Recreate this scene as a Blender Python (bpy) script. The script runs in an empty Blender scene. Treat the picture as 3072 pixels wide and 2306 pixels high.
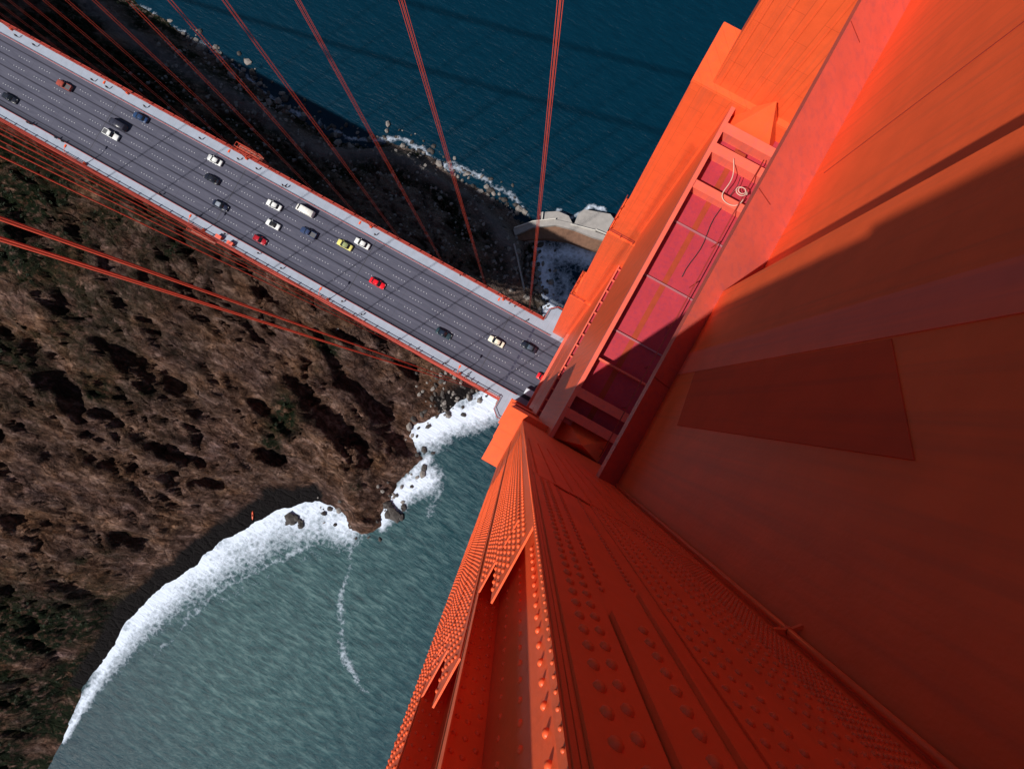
import bpy, bmesh, math, random
import numpy as np
from mathutils import Vector, Matrix
random.seed(7); rng = np.random.default_rng(7)
S = bpy.context.scene; C = S.collection
PI = math.pi
# ------------------------------------------------------------------ camera (water z = 0, deck z = 67, camera z = 219)
CZ = 219.0
F = 1560.0; W0, H0 = 3072.0, 2306.0
NAD = (1560.0, 1209.0); YAW = math.radians(29.2)
n_c = Vector((NAD[0]-W0/2, NAD[1]-H0/2, F)).normalized()          # world -Z seen in camera frame (right, down, forward)
d_c = Vector((math.cos(YAW), math.sin(YAW), 0.0))
xw = (d_c - n_c*d_c.dot(n_c)).normalized()
zw = -n_c; yw = zw.cross(xw)
R = Matrix((xw, yw, zw))                                          # camera-frame vector -> world
def W(px, py, z=0.0):
    "world point at height z seen at photo pixel (3072 wide)"
    v = R @ Vector((px-W0/2, py-H0/2, F))
    t = (z-CZ)/v.z
    return Vector((v.x*t, v.y*t, z))
def P(px, py, z=0.0):
    "same for the 2211-pixel wide view of the photo"
    return W(px*3072/2211, py*3072/2211, z)
cam = bpy.data.cameras.new('camera'); co = bpy.data.objects.new('camera', cam); C.objects.link(co)
right = R @ Vector((1,0,0)); up = R @ Vector((0,-1,0)); back = R @ Vector((0,0,-1))
M4 = Matrix((right, up, back)).transposed().to_4x4(); M4.translation = Vector((0,0,CZ))
co.matrix_world = M4
cam.sensor_width = 36; cam.sensor_fit = 'HORIZONTAL'; cam.lens = 36*F/W0
cam.clip_start = 0.1; cam.clip_end = 20000
S.camera = co
zd = lambda D: CZ-D                                               # depth below the camera -> z
zdeck = lambda x: 67.0 + 0.018*min(x, 0.0)

# ------------------------------------------------------------------ materials
def mat(name, base, rough=.6, metal=0.0, var=.12, scale=3.0, bump=0.0, bscale=20.0, spec=.5):
    m = bpy.data.materials.new(name); m.use_nodes = True
    nt = m.node_tree; b = nt.nodes['Principled BSDF']
    b.inputs['Roughness'].default_value = rough; b.inputs['Metallic'].default_value = metal
    b.inputs['Specular IOR Level'].default_value = spec
    tc = nt.nodes.new('ShaderNodeTexCoord')
    no = nt.nodes.new('ShaderNodeTexNoise'); no.inputs['Scale'].default_value = scale; no.inputs['Detail'].default_value = 5
    nt.links.new(tc.outputs['Object'], no.inputs['Vector'])
    mx = nt.nodes.new('ShaderNodeMix'); mx.data_type = 'RGBA'
    c = Vector(base)
    mx.inputs['A'].default_value = (*(c*(1-var)), 1); mx.inputs['B'].default_value = (*[min(1, q*(1+var)) for q in c], 1)
    nt.links.new(no.outputs['Fac'], mx.inputs['Factor']); nt.links.new(mx.outputs['Result'], b.inputs['Base Color'])
    if bump:
        n2 = nt.nodes.new('ShaderNodeTexNoise'); n2.inputs['Scale'].default_value = bscale; n2.inputs['Detail'].default_value = 4
        nt.links.new(tc.outputs['Object'], n2.inputs['Vector'])
        bu = nt.nodes.new('ShaderNodeBump'); bu.inputs['Strength'].default_value = bump; bu.inputs['Distance'].default_value = .02
        nt.links.new(n2.outputs['Fac'], bu.inputs['Height']); nt.links.new(bu.outputs['Normal'], b.inputs['Normal'])
    return m
ORANGE = (.86, .118, .034)
def paint(name, base=ORANGE, plates=False, rough=.42):
    m = mat(name, base, rough=rough, var=.16, scale=1.3, bump=.25, bscale=11, spec=.28)
    nt = m.node_tree; b = nt.nodes['Principled BSDF']
    # broad fading and drip streaks running down the steel
    tc = nt.nodes.new('ShaderNodeTexCoord'); mp = nt.nodes.new('ShaderNodeMapping'); mp.inputs['Scale'].default_value = (4, 4, .12)
    nt.links.new(tc.outputs['Object'], mp.inputs['Vector'])
    no = nt.nodes.new('ShaderNodeTexNoise'); no.inputs['Scale'].default_value = 1.0; no.inputs['Detail'].default_value = 6
    nt.links.new(mp.outputs['Vector'], no.inputs['Vector'])
    rp = nt.nodes.new('ShaderNodeValToRGB'); rp.color_ramp.elements[0].position = .48; rp.color_ramp.elements[1].position = .68
    nt.links.new(no.outputs['Fac'], rp.inputs['Fac'])
    ml = nt.nodes.new('ShaderNodeMath'); ml.operation = 'MULTIPLY'; ml.inputs[1].default_value = .42
    nt.links.new(rp.outputs['Color'], ml.inputs[0])
    mx = nt.nodes.new('ShaderNodeMix'); mx.data_type = 'RGBA'
    src = b.inputs['Base Color'].links[0].from_socket
    nt.links.new(src, mx.inputs['A']); mx.inputs['B'].default_value = (base[0]*.66, base[1]*.85, base[2]*1.3, 1)
    nt.links.new(ml.outputs[0], mx.inputs['Factor']); last = mx.outputs['Result']
    if plates:
        br = nt.nodes.new('ShaderNodeTexBrick'); mp2 = nt.nodes.new('ShaderNodeMapping')
        br.inputs['Scale'].default_value = 1; br.inputs['Brick Width'].default_value = 3.2; br.inputs['Row Height'].default_value = 1.07
        br.inputs['Mortar Size'].default_value = .022; br.inputs['Mortar Smooth'].default_value = .3
        br.inputs['Color1'].default_value = (1,1,1,1); br.inputs['Color2'].default_value = (.93,.93,.93,1); br.inputs['Mortar'].default_value = (.45,.40,.40,1)
        cx = nt.nodes.new('ShaderNodeSeparateXYZ'); cb = nt.nodes.new('ShaderNodeCombineXYZ'); ad = nt.nodes.new('ShaderNodeMath')
        nt.links.new(tc.outputs['Object'], cx.inputs[0]); nt.links.new(cx.outputs['X'], ad.inputs[0]); nt.links.new(cx.outputs['Y'], ad.inputs[1])
        nt.links.new(cx.outputs['Z'], cb.inputs['X']); nt.links.new(ad.outputs[0], cb.inputs['Y'])
        nt.links.new(cb.outputs[0], br.inputs['Vector'])
        m2 = nt.nodes.new('ShaderNodeMix'); m2.data_type = 'RGBA'; m2.blend_type = 'MULTIPLY'; m2.inputs['Factor'].default_value = .38
        nt.links.new(last, m2.inputs['A']); nt.links.new(br.outputs['Color'], m2.inputs['B']); last = m2.outputs['Result']
    nt.links.new(last, b.inputs['Base Color'])
    return m
M_or = paint('orange_paint'); M_pl = paint('orange_paint_plates', plates=True)
M_led = paint('skylit_pink_paint', (.76, .135, .085))  # pinker copy of the orange, with sky glare put into its colour
M_floor = paint('shaded_crimson_paint', (.42, .036, .052), rough=.6)  # crimson tone carries the upper strut's shade on the roof floors
M_stain = mat('rust_stain', (.34, .038, .010), .8, var=.3, scale=2)
M_dkred = mat('dark_red_steel', (.30, .030, .018), .6)
M_rope = mat('orange_wire_rope', (.50, .055, .024), .7, var=.25, scale=6)
M_rail = mat('deep_red_rail', (.40, .040, .022), .6, var=.2)
M_grey = mat('grey_pink_steel', (.38,.13,.15), .6)
M_hose = mat('pale_hose', (.62,.42,.34), .8)
M_black = mat('black_rubber', (.02,.02,.022), .7)

# ------------------------------------------------------------------ mesh helpers
def obj(name, bm, m, parent=None, smooth=False):
    me = bpy.data.meshes.new(name); bm.normal_update(); bm.to_mesh(me); bm.free()
    for q in (m if isinstance(m, (list, tuple)) else [m]): me.materials.append(q)
    if smooth: me.shade_smooth()
    o = bpy.data.objects.new(name, me); C.objects.link(o)
    if parent: o.parent = parent
    return o
def box(bm, x0, x1, y0, y1, z0, z1, mi=0):
    vs = [bm.verts.new((x, y, z)) for z in (z0, z1) for y in (y0, y1) for x in (x0, x1)]
    for f in ((0,2,3,1),(4,5,7,6),(0,1,5,4),(2,6,7,3),(0,4,6,2),(1,3,7,5)):
        bm.faces.new([vs[i] for i in f]).material_index = mi
    return vs
def prism(bm, pts, z0, z1, mi=0):
    "vertical extrusion of a plan polygon"
    if sum(pts[i][0]*pts[(i+1)%len(pts)][1]-pts[(i+1)%len(pts)][0]*pts[i][1] for i in range(len(pts))) < 0: pts = pts[::-1]
    a = [bm.verts.new((p[0], p[1], z0)) for p in pts]; b = [bm.verts.new((p[0], p[1], z1)) for p in pts]
    n = len(pts)
    for i in range(n): bm.faces.new((a[i], a[(i+1)%n], b[(i+1)%n], b[i])).material_index = mi
    bm.faces.new(b).material_index = mi; bm.faces.new(a[::-1]).material_index = mi
def tube(bm, pts, r, n=8, mi=0, close=True):
    pts = [Vector(p) for p in pts]; rings = []
    rr = r if isinstance(r, (list, tuple)) else [r]*len(pts)
    for i, p in enumerate(pts):
        t = (pts[min(i+1, len(pts)-1)]-pts[max(i-1, 0)]).normalized()
        u = t.cross(Vector((0,0,1)));
        if u.length < 1e-3: u = t.cross(Vector((1,0,0)))
        u.normalize(); v = t.cross(u)
        rings.append([bm.verts.new(p+(u*math.cos(2*PI*k/n)+v*math.sin(2*PI*k/n))*rr[i]) for k in range(n)])
    for a, b in zip(rings, rings[1:]):
        for k in range(n):
            f = bm.faces.new((a[k], a[(k+1)%n], b[(k+1)%n], b[k])); f.material_index = mi; f.smooth = True
    if close:
        bm.faces.new(rings[0][::-1]).material_index = mi; bm.faces.new(rings[-1]).material_index = mi
def bar(bm, p, q, w, h=None, mi=0):
    "square bar between two points"
    p, q = Vector(p), Vector(q); t = (q-p).normalized(); h = h or w
    u = t.cross(Vector((0,0,1)))
    if u.length < 1e-3: u = Vector((1,0,0))
    u.normalize(); v = u.cross(t)
    a = [bm.verts.new(p+u*sx*w/2+v*sy*h/2) for sx, sy in ((-1,-1),(1,-1),(1,1),(-1,1))]
    b = [bm.verts.new(q+u*sx*w/2+v*sy*h/2) for sx, sy in ((-1,-1),(1,-1),(1,1),(-1,1))]
    for k in range(4): bm.faces.new((a[k], a[(k+1)%4], b[(k+1)%4], b[k])).material_index = mi
    bm.faces.new(a[::-1]).material_index = mi; bm.faces.new(b).material_index = mi
def tag(o, label=None, cat=None, group=None, kind=None):
    if label: o['label'] = label
    if cat: o['category'] = cat
    if group: o['group'] = group
    if kind: o['kind'] = kind
    return o
def empty(name, loc, label, cat, group=None, rz=0):
    o = bpy.data.objects.new(name, None); C.objects.link(o); o.location = loc; o.rotation_euler = (0,0,rz)
    return tag(o, label, cat, group)
def copy_tree(o, parent=None):
    c = o.copy(); C.objects.link(c)
    if parent: c.parent = parent
    for ch in list(o.children): copy_tree(ch, c)
    return c

# ------------------------------------------------------------------ noise in numpy
_G = rng.random((256, 256))
def vnoise(x, y):
    xi = np.floor(x).astype(int); yi = np.floor(y).astype(int); fx = x-xi; fy = y-yi
    fx = fx*fx*(3-2*fx); fy = fy*fy*(3-2*fy)
    g = lambda a, b: _G[a & 255, b & 255]
    return (g(xi,yi)*(1-fx)+g(xi+1,yi)*fx)*(1-fy)+(g(xi,yi+1)*(1-fx)+g(xi+1,yi+1)*fx)*fy
def fbm(x, y, o=5, ridged=False):
    s = 0; a = .5; t = 0
    for k in range(o):
        v = vnoise(x*2**k+17*k, y*2**k+31*k)
        if ridged: v = 1-abs(2*v-1)
        s = s+a*v; t += a; a *= .55
    return s/t
def worley(x, y):
    "nearest-cell tilted facets and distance to the crease between two cells"
    xi = np.floor(x).astype(int); yi = np.floor(y).astype(int)
    f1 = np.full(x.shape, 9.0); f2 = np.full(x.shape, 9.0); tilt = np.zeros(x.shape)
    for i in (-1,0,1):
        for j in (-1,0,1):
            a = (xi+i) & 255; b = (yi+j) & 255
            px = xi+i+_G[a, b]; py = yi+j+_G[b, (a+77) & 255]
            d = np.hypot(x-px, y-py); n = d < f1
            t_ = (x-px)*(_G[(a+31) & 255, b]-.5)*2+(y-py)*(_G[a, (b+59) & 255]-.5)*2+_G[(a+9) & 255, (b+5) & 255]
            f2 = np.where(n, f1, np.minimum(f2, d)); tilt = np.where(n, t_, tilt); f1 = np.minimum(f1, d)
    return tilt, f2-f1
def seg_dist(X, Y, pts):
    "distance to polyline, and interpolated extra values of the nearest point"
    best = np.full(X.shape, 1e9); ex = np.zeros(X.shape)
    for (x0,y0,w0),(x1,y1,w1) in zip(pts, pts[1:]):
        dx, dy = x1-x0, y1-y0; L = dx*dx+dy*dy+1e-9
        t = np.clip(((X-x0)*dx+(Y-y0)*dy)/L, 0, 1)
        d = np.hypot(X-x0-t*dx, Y-y0-t*dy)
        m = d < best; best = np.where(m, d, best); ex = np.where(m, w0+(w1-w0)*t, ex)
    return best, ex
def inside(X, Y, pts):
    r = np.zeros(X.shape, bool); n = len(pts)
    for i in range(n):
        x0,y0 = pts[i][:2]; x1,y1 = pts[(i+1)%n][:2]
        c = ((y0 > Y) != (y1 > Y))
        with np.errstate(divide='ignore', invalid='ignore'):
            r ^= c & (X < (x1-x0)*(Y-y0)/((y1-y0) if y1 != y0 else 1e-9)+x0)
    return r

# coast line (view pixels of the photo brought to the water plane; third value = width of flat shore in metres)
coast_px = [(-500,-420,4),(-120,-260,4),(120,-110,4),(290,0,3),(400,78,3),(480,132,3),(560,195,3),(620,240,3),(700,285,3),(760,318,2),(805,322,2),
 (850,312,1),(895,325,1),(940,352,2),(1000,392,3),(1060,420,4),(1105,455,4),(1128,485,4),(1150,520,4),(1157,560,6),(1158,600,6),(1163,650,6),(1170,700,5),
 (1160,760,4),(1110,800,4),(1030,850,5),(985,872,7),(930,895,4),(892,915,1),(886,940,0),(903,968,0),(915,990,0),(890,1015,0),(862,1040,0),(832,1078,0),(818,1110,0),
 (822,1135,0),(806,1150,0),(780,1150,0),(757,1138,0),(742,1112,0),(715,1092,2),(680,1085,7),(640,1090,7),(600,1098,8),(560,1120,6),(500,1160,6),(430,1208,5.8),(360,1260,5.8),(300,1312,5.8),(262,1360,5.6),(225,1420,5.6),(180,1490,5),
 (130,1600,4),(95,1665,4),(0,1830,4),(-200,2100,4)]
coast = []
for a in coast_px:
    p = P(a[0], a[1], 0); coast.append((p.x, p.y, a[2]))
land_poly = coast + [(-900, coast[-1][1]-200, 0), (-900, coast[0][1]+100, 0)]

def add_attr(me, name, vals):
    at = me.attributes.new(name, 'FLOAT', 'POINT'); at.data.foreach_set('value', np.asarray(vals, dtype=np.float32))
def grid_mesh(name, xs, ys, Z, keep=None, attrs=None):
    nx, ny = len(xs), len(ys)
    X, Y = np.meshgrid(xs, ys, indexing='ij')
    co_ = np.stack([X, Y, Z], -1).reshape(-1, 3)
    idx = np.arange(nx*ny).reshape(nx, ny)
    q = np.stack([idx[:-1,:-1], idx[1:,:-1], idx[1:,1:], idx[:-1,1:]], -1).reshape(-1, 4)
    if keep is not None:
        k = keep.reshape(-1)[q].any(1); q = q[k]
        used = np.unique(q); remap = -np.ones(nx*ny, int); remap[used] = np.arange(len(used))
        q = remap[q]; co_ = co_[used]
    else: used = np.arange(nx*ny)
    me = bpy.data.meshes.new(name)
    me.vertices.add(len(co_)); me.vertices.foreach_set('co', co_.astype(np.float32).ravel())
    me.loops.add(len(q)*4); me.loops.foreach_set('vertex_index', q.astype(np.int32).ravel())
    me.polygons.add(len(q)); me.polygons.foreach_set('loop_start', np.arange(0, len(q)*4, 4, dtype=np.int32))
    me.update(calc_edges=True); me.shade_smooth()
    for k, v in (attrs or {}).items(): add_attr(me, k, v.reshape(-1)[used])
    o = bpy.data.objects.new(name, me); C.objects.link(o)
    return o

# ------------------------------------------------------------------ terrain
GS = .8
xs = np.arange(-340, 14, GS); ys = np.arange(-290, 130, GS)
X, Y = np.meshgrid(xs, ys, indexing='ij')
dist, flat = seg_dist(X, Y, coast)
ins = inside(X, Y, land_poly)
sd = np.where(ins, dist, -dist) + (fbm(X/9, Y/9, 4)-.5)*5.0
path_px = [(60,-120),(180,0),(260,62),(380,140),(480,190),(560,235),(640,300),(700,328),(800,325),(880,343),(940,380),(1020,430),(1075,490),(1105,530),(1120,600)]
path = [(P(a,b,9).x, P(a,b,9).y, 0) for a, b in path_px]
pd, _ = seg_dist(X, Y, path)
north = np.clip((Y-10+X*.10)/35, 0, 1)                                  # beyond the bridge
d2 = np.maximum(sd-flat, 0)
hs = 40*(1-np.exp(-d2/36)) + .12*d2                                      # steep southern cliff
hn = 9*(1-np.exp(-d2/7)) + 26*(1-np.exp(-np.maximum(d2-14,0)/50))        # northern bank
Hh = hs*(1-north)+hn*north
wx = X+8*fbm(X/40, Y/40, 3); wy = Y+14*fbm(X/35+9, Y/35, 3)
th = math.radians(25); ux = wx*math.cos(th)-wy*math.sin(th); uy = wx*math.sin(th)+wy*math.cos(th)
wx2 = ux+8*fbm(X/18+7, Y/18, 4); wy2 = uy+7*fbm(X/14, Y/14+5, 5)
rid = fbm(wx2/75, wy2/26, 6, True)
rid2 = fbm(wx2/30+5, wy2/8.5, 6, True)
fine = fbm(wx2/8+3, wy2/3.0, 5, True)
amp = np.clip(d2/16, 0, 1)
t1, c1 = worley(wx2/17+.5*fine, wy2/9+.5*fine); t2, c2 = worley(wx2/6.5+.4*fine, wy2/4+.4*fine)
blk = fbm(wx2/3.2, wy2/2.4, 4, True); cr = np.abs(fbm(wx2/30+11, wy2/11, 4)-.5); cr2 = np.abs(fbm(wx2/12+3, wy2/5, 4)-.5)
Hh = Hh + amp*((rid-.62)*9*(1-.5*north) + (rid2-.62)*2.2*(1-.3*north) + (fine-.6)*1.6 + (blk-.6)*1.6 + (t1-.5)*1.9*np.clip(c1*5,0,1) + (t2-.5)*1.5*np.clip(c2*5,0,1) - 0.9*np.exp(-(c1/.10)**2) - 3.2*np.exp(-(cr/.015)**2) - 1.5*np.exp(-(cr2/.016)**2))
gul = [([(-60,680,5),(0,690,6),(100,720,6),(180,770,6),(212,850,4),(230,900,2)],11),([(290,745,2),(350,790,4),(400,830,5),(440,890,6),(490,950,4),(560,1000,2)],11),
 ([(700,730,2),(725,800,4),(760,850,3),(800,900,2)],8),([(815,880,5),(850,940,9),(880,985,8)],15),([(560,870,2),(600,930,4),(650,1000,4),(700,1050,3)],7),
 ([(470,900,2),(540,980,3),(610,1030,3)],6),([(60,930,3),(180,975,4),(300,1005,3),(420,1060,2)],7),([(930,730,4),(960,800,7),(985,850,6)],9),([(880,640,4),(900,720,6),(880,800,5),(900,860,5)],10),
 ([(0,1080,3),(120,1120,4),(260,1200,3)],7),([(250,880,2),(340,960,3),(430,1010,2)],6),([(600,640,3),(680,700,3),(760,720,4)],6),([(640,820,2),(700,900,4),(760,980,3),(790,1040,2)],6)]
for pts, dep in gul:
    d, w = seg_dist(X, Y, [(P(a_,b_,28).x, P(a_,b_,28).y, w_) for a_, b_, w_ in pts])
    d = d + 3.5*(fbm(X/6, Y/6, 4)-.5)
    Hh = Hh - .45*dep*np.exp(-(np.maximum(d,0)/np.maximum(w*.8,1))**2)*amp*(.55+.9*fbm(X/14, Y/14, 3))
    Hh = Hh + dep*.15*np.exp(-((d-w*1.7)/(w*.9))**2)*amp
head = np.exp(-((X-P(870,870,0).x)**2+(Y-P(870,870,0).y)**2)/30**2)
Hh = Hh - head*8*amp
pd = pd + 5*(fbm(X/7, Y/7, 4)-.5)
pm = np.exp(-(pd/3.4)**2)*(d2 > 0)
Hh = Hh*(1-pm*.9) + 8.5*pm*.9
Hh = np.where(Hh > 50, 50+(Hh-50)*.25, Hh)
Hh = np.where(sd > 0, np.maximum(Hh, .25+np.minimum(sd, 8)*.22), sd*.5)
rockf = np.clip(.5+.9*(rid2-.6)+.8*(fbm(X/22, Y/22, 4)-.5), 0, 1)
gvar = fbm(X/13+40, Y/10+3, 5)
veg_and_falloff = np.clip((gvar-.50)*6, 0, 1)*north + np.clip((gvar-.74)*8, 0, 1)*(1-north)*.8
far = np.clip((-X-95)/75, 0, 1)                                          # hillside scrub thickens uphill, partly to darken the left edge like lens falloff
veg_and_falloff = np.maximum(veg_and_falloff, np.clip((-Y-135)/25,0,1)*np.clip((-X-45)/40,0,1)*np.clip((gvar-.30)*6,0,1))  # extra scrub over the lower left, standing for lens falloff
veg_and_falloff = np.clip(veg_and_falloff + far*np.clip((gvar-.33)*5, 0, 1)*np.where(Y > -75, 1, np.clip(1+(Y+75)/25,0,1)), 0, 1)
spots = [(600,900,28,60),(560,960,20,30),(705,745,30,18),(735,1068,10,10),(930,400,40,14),(740,370,70,22)]
for (a,b,rx,ry) in spots:
    q = P(a, b, 30 if b > 600 else 10); veg_and_falloff = np.maximum(veg_and_falloff, np.clip(1.5*np.exp(-(((X-q.x)/rx*6)**2+((Y-q.y)/ry*6)**2))*(.4+gvar),0,1))
beach = np.clip(1-(sd-flat)/2.5+1.2*(fbm(X/3, Y/3, 4)-.5), 0, 1)*(flat > 5.0)*(1-north)
ter = grid_mesh('cliff_ground', xs, ys, Hh, keep=sd > -4, attrs={'veg_and_falloff': veg_and_falloff, 'rock': rockf, 'path': pm, 'beach': beach, 'north': north})
tag(ter, kind='structure')
from mathutils.bvhtree import BVHTree
def Hat(x, y):
    i = int(round((x-xs[0])/GS)); j = int(round((y-ys[0])/GS))
    if 0 <= i < len(xs) and 0 <= j < len(ys): return float(Hh[i, j])
    return -5.0
m = bpy.data.materials.new('cliff_rock'); m.use_nodes = True; nt = m.node_tree; b = nt.nodes['Principled BSDF']
b.inputs['Roughness'].default_value = .95; b.inputs['Specular IOR Level'].default_value = .15
def N(t, **k):
    n = nt.nodes.new(t)
    for a, v in k.items(): setattr(n, a, v)
    return n
def noise(scale, detail=6, vec=None, rough=.6):
    n = N('ShaderNodeTexNoise'); n.inputs['Scale'].default_value = scale; n.inputs['Detail'].default_value = detail; n.inputs['Roughness'].default_value = rough
    if vec: nt.links.new(vec, n.inputs['Vector'])
    return n
def ramp(inp, stops):
    r = N('ShaderNodeValToRGB'); e = r.color_ramp.elements
    while len(e) < len(stops): e.new(.5)
    for q, (p, c) in zip(e, stops): q.position = p; q.color = (*c, 1)
    nt.links.new(inp, r.inputs['Fac']); return r
def mixc(f, a, b_, bt='MIX'):
    n = N('ShaderNodeMix', data_type='RGBA', blend_type=bt)
    for s, v in (('Factor', f), ('A', a), ('B', b_)):
        if isinstance(v, (int, float)): n.inputs[s].default_value = v
        elif isinstance(v, tuple): n.inputs[s].default_value = (*v, 1)
        else: nt.links.new(v, n.inputs[s])
    return n.outputs['Result']
def attr(nm): a = N('ShaderNodeAttribute'); a.attribute_name = nm; return a.outputs['Fac']
def mth(op, a, b_=0.0, clamp=False):
    n = N('ShaderNodeMath', operation=op, use_clamp=clamp)
    for i, v in enumerate((a, b_)):
        if isinstance(v, (int, float)): n.inputs[i].default_value = v
        else: nt.links.new(v, n.inputs[i])
    return n.outputs[0]
tc = N('ShaderNodeTexCoord'); ob = tc.outputs['Object']
mp = N('ShaderNodeMapping'); mp.inputs['Rotation'].default_value = (0,0,math.radians(25)); mp.inputs['Scale'].default_value = (.45,1.0,.7); nt.links.new(ob, mp.inputs['Vector'])
big = noise(.06, 5, ob); stk = noise(.35, 8, mp.outputs['Vector'], .7); sml = noise(1.4, 6, ob, .75)
vo = N('ShaderNodeTexVoronoi', feature='DISTANCE_TO_EDGE'); vo.inputs['Scale'].default_value = .21
wv = N('ShaderNodeVectorMath', operation='ADD'); nt.links.new(ob, wv.inputs[0]); nt.links.new(noise(.5, 4, ob).outputs['Color'], wv.inputs[1])
vm = N('ShaderNodeVectorMath', operation='MULTIPLY'); vm.inputs[1].default_value = (.7,1.2,1); nt.links.new(wv.outputs[0], vm.inputs[0]); nt.links.new(vm.outputs[0], vo.inputs['Vector'])
rock = ramp(stk.outputs['Fac'], [(.25,(.026,.014,.010)),(.40,(.085,.050,.035)),(.52,(.165,.110,.086)),(.68,(.36,.275,.24))])
brown = ramp(big.outputs['Fac'], [(.35,(.60,.50,.56)),(.5,(1,.88,.82)),(.65,(1.0,.74,.46))])
c = mixc(.75, rock.outputs['Color'], brown.outputs['Color'], 'MULTIPLY')
crk = ramp(vo.outputs['Distance'], [(0,(.25,.2,.2)),(.09,(1,1,1))])
c = mixc(.45, c, crk.outputs['Color'], 'MULTIPLY')
patch = ramp(noise(.11, 7, mp.outputs['Vector'], .7).outputs['Fac'], [(.36,(.40,.34,.34)),(.5,(1,.95,.95)),(.64,(1.35,1.28,1.3))])
c = mixc(.9, c, patch.outputs['Color'], 'MULTIPLY')
vf_ = N('ShaderNodeTexVoronoi'); vf_.inputs['Scale'].default_value = .75; nt.links.new(vm.outputs[0], vf_.inputs['Vector'])
fb = N('ShaderNodeSeparateColor'); nt.links.new(vf_.outputs['Color'], fb.inputs[0])
c = mixc(.85, c, ramp(fb.outputs[0], [(0,(.55,.50,.50)),(.6,(1,1,1)),(1,(1.45,1.38,1.35))]).outputs['Color'], 'MULTIPLY')
gr = ramp(sml.outputs['Fac'], [(.3,(.003,.006,.002)),(.55,(.009,.017,.005)),(.75,(.028,.028,.010))])
soil = ramp(sml.outputs['Fac'], [(.3,(.085,.060,.052)),(.5,(.24,.175,.15)),(.72,(.46,.38,.34))])
c = mixc(mth('MULTIPLY', attr('north'), .85), c, soil.outputs['Color'])
vf = mth('MULTIPLY', attr('veg_and_falloff'), ramp(noise(.5, 6, ob).outputs['Fac'], [(.36,(0,0,0)),(.5,(1,1,1))]).outputs['Color'])
c = mixc(vf, c, gr.outputs['Color'])
c = mixc(mth('MULTIPLY', attr('path'), .6), c, (.30,.27,.28))
c = mixc(attr('beach'), c, (.012,.010,.011))
nt.links.new(c, b.inputs['Base Color'])
bu = N('ShaderNodeBump'); bu.inputs["Strength"].default_value = 1.0; bu.inputs["Distance"].default_value = 3.6
hh = mth('ADD', mth('MULTIPLY', stk.outputs['Fac'], 1.0), mth('MULTIPLY', sml.outputs['Fac'], .6)); hh = mth('ADD', hh, mth('MULTIPLY', mth('MINIMUM', vo.outputs['Distance'], .15), 1.6)); hh = mth('ADD', hh, mth('MULTIPLY', vf_.outputs['Distance'], -.5)) if False else mth('ADD', hh, mth('MULTIPLY', fb.outputs[0], .25))
nt.links.new(hh, bu.inputs['Height']); nt.links.new(bu.outputs['Normal'], b.inputs['Normal'])
ter.data.materials.append(m)

# ------------------------------------------------------------------ water with surf
xs2 = np.arange(-300, 330, 1.25); ys2 = np.arange(-330, 330, 1.25)
X2, Y2 = np.meshgrid(xs2, ys2, indexing='ij')
foam = np.zeros(X2.shape)
Xw = X2+7*(fbm(X2/9, Y2/9, 5)-.5); Yw = Y2+7*(fbm(X2/9+50, Y2/9+20, 5)-.5)
strokes = [
 ([(140,1595,16),(190,1490,28),(235,1415,52),(280,1350,72),(320,1300,88),(375,1252,100),(440,1205,110),(510,1160,112),(565,1120,112),(620,1098,118),(690,1096,118),(738,1125,84)], 1.08),
 ([(330,1420,10),(400,1340,14),(470,1280,18),(545,1235,20),(620,1200,22),(690,1170,18)], .62),
 ([(826,1130,30),(850,1090,46),(880,1055,54),(925,1035,50)], 1.05), ([(870,1040,30),(905,1005,34),(925,985,26)], 1.0),
 ([(900,940,50),(930,925,66),(975,905,62),(1015,885,66),(1060,865,70)], 1.2),
 ([(1165,545,44),(1215,540,56),(1275,552,44)], 1.0), ([(1172,560,46),(1178,620,50),(1182,690,44)], 1.0), ([(1215,590,60),(1225,640,50)], .78),
 ([(1195,455,10),(1225,462,10),(1270,452,10),(1305,462,8)], .9),
 ([(250,-10,14),(400,70,14),(480,124,13),(560,186,12),(620,232,12),(700,276,12),(760,305,13),(850,300,15),(895,316,13),(945,345,15),(1000,372,18),(1065,396,17),(1110,436,15),(1135,470,10)], .74),
 ([(757,1165,10),(748,1230,12),(735,1290,20),(733,1350,26),(745,1420,22),(770,1460,14),(797,1492,9)], .70),
 ([(770,1360,30),(780,1400,26)], .50), ([(940,1080,30),(955,1060,24),(925,1120,22)], .55), ([(690,1150,30),(760,1150,16)], .5),
 ([(600,1240,40),(420,1320,50)], .25), ([(250,1600,70),(330,1640,80)], .40), ([(700,1190,60),(600,1230,70),(480,1300,60)], .46), ([(920,960,60),(990,940,60)], .5), ([(340,1400,60)]+[(341,1401,60)], .40), ([(420,1640,60),(600,1560,60)], .34)]
for pts, inten in strokes:
    pl = []
    for a in pts:
        p = P(a[0], a[1], 0); pl.append((p.x, p.y, a[2]/5.06))
    d, w = seg_dist(Xw, Yw, pl)
    foam = np.maximum(foam, inten*np.clip(1.12-.85*(d/np.maximum(w, .5)), 0, 1.1))
foam *= .70+.6*fbm(X2/9, Y2/9, 4)
cove = P(600,1400,0); cove_pale = np.exp(-(((X2-cove.x)/75)**2+((Y2-cove.y)/90)**2))  # paler cove: murky shallows, with sky reflection put into the colour
cove_pale = np.clip(cove_pale*1.1 + .35*np.exp(-((X2-P(1000,1100,0).x)**2+(Y2-P(1000,1100,0).y)**2)/50**2), 0, 1)
Zw = .35*(fbm(X2/9, Y2/5, 4)-.5)
wat = grid_mesh('water', xs2, ys2, Zw, attrs={'foam': foam, 'cove_pale': cove_pale}); tag(wat, kind='structure')
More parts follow.
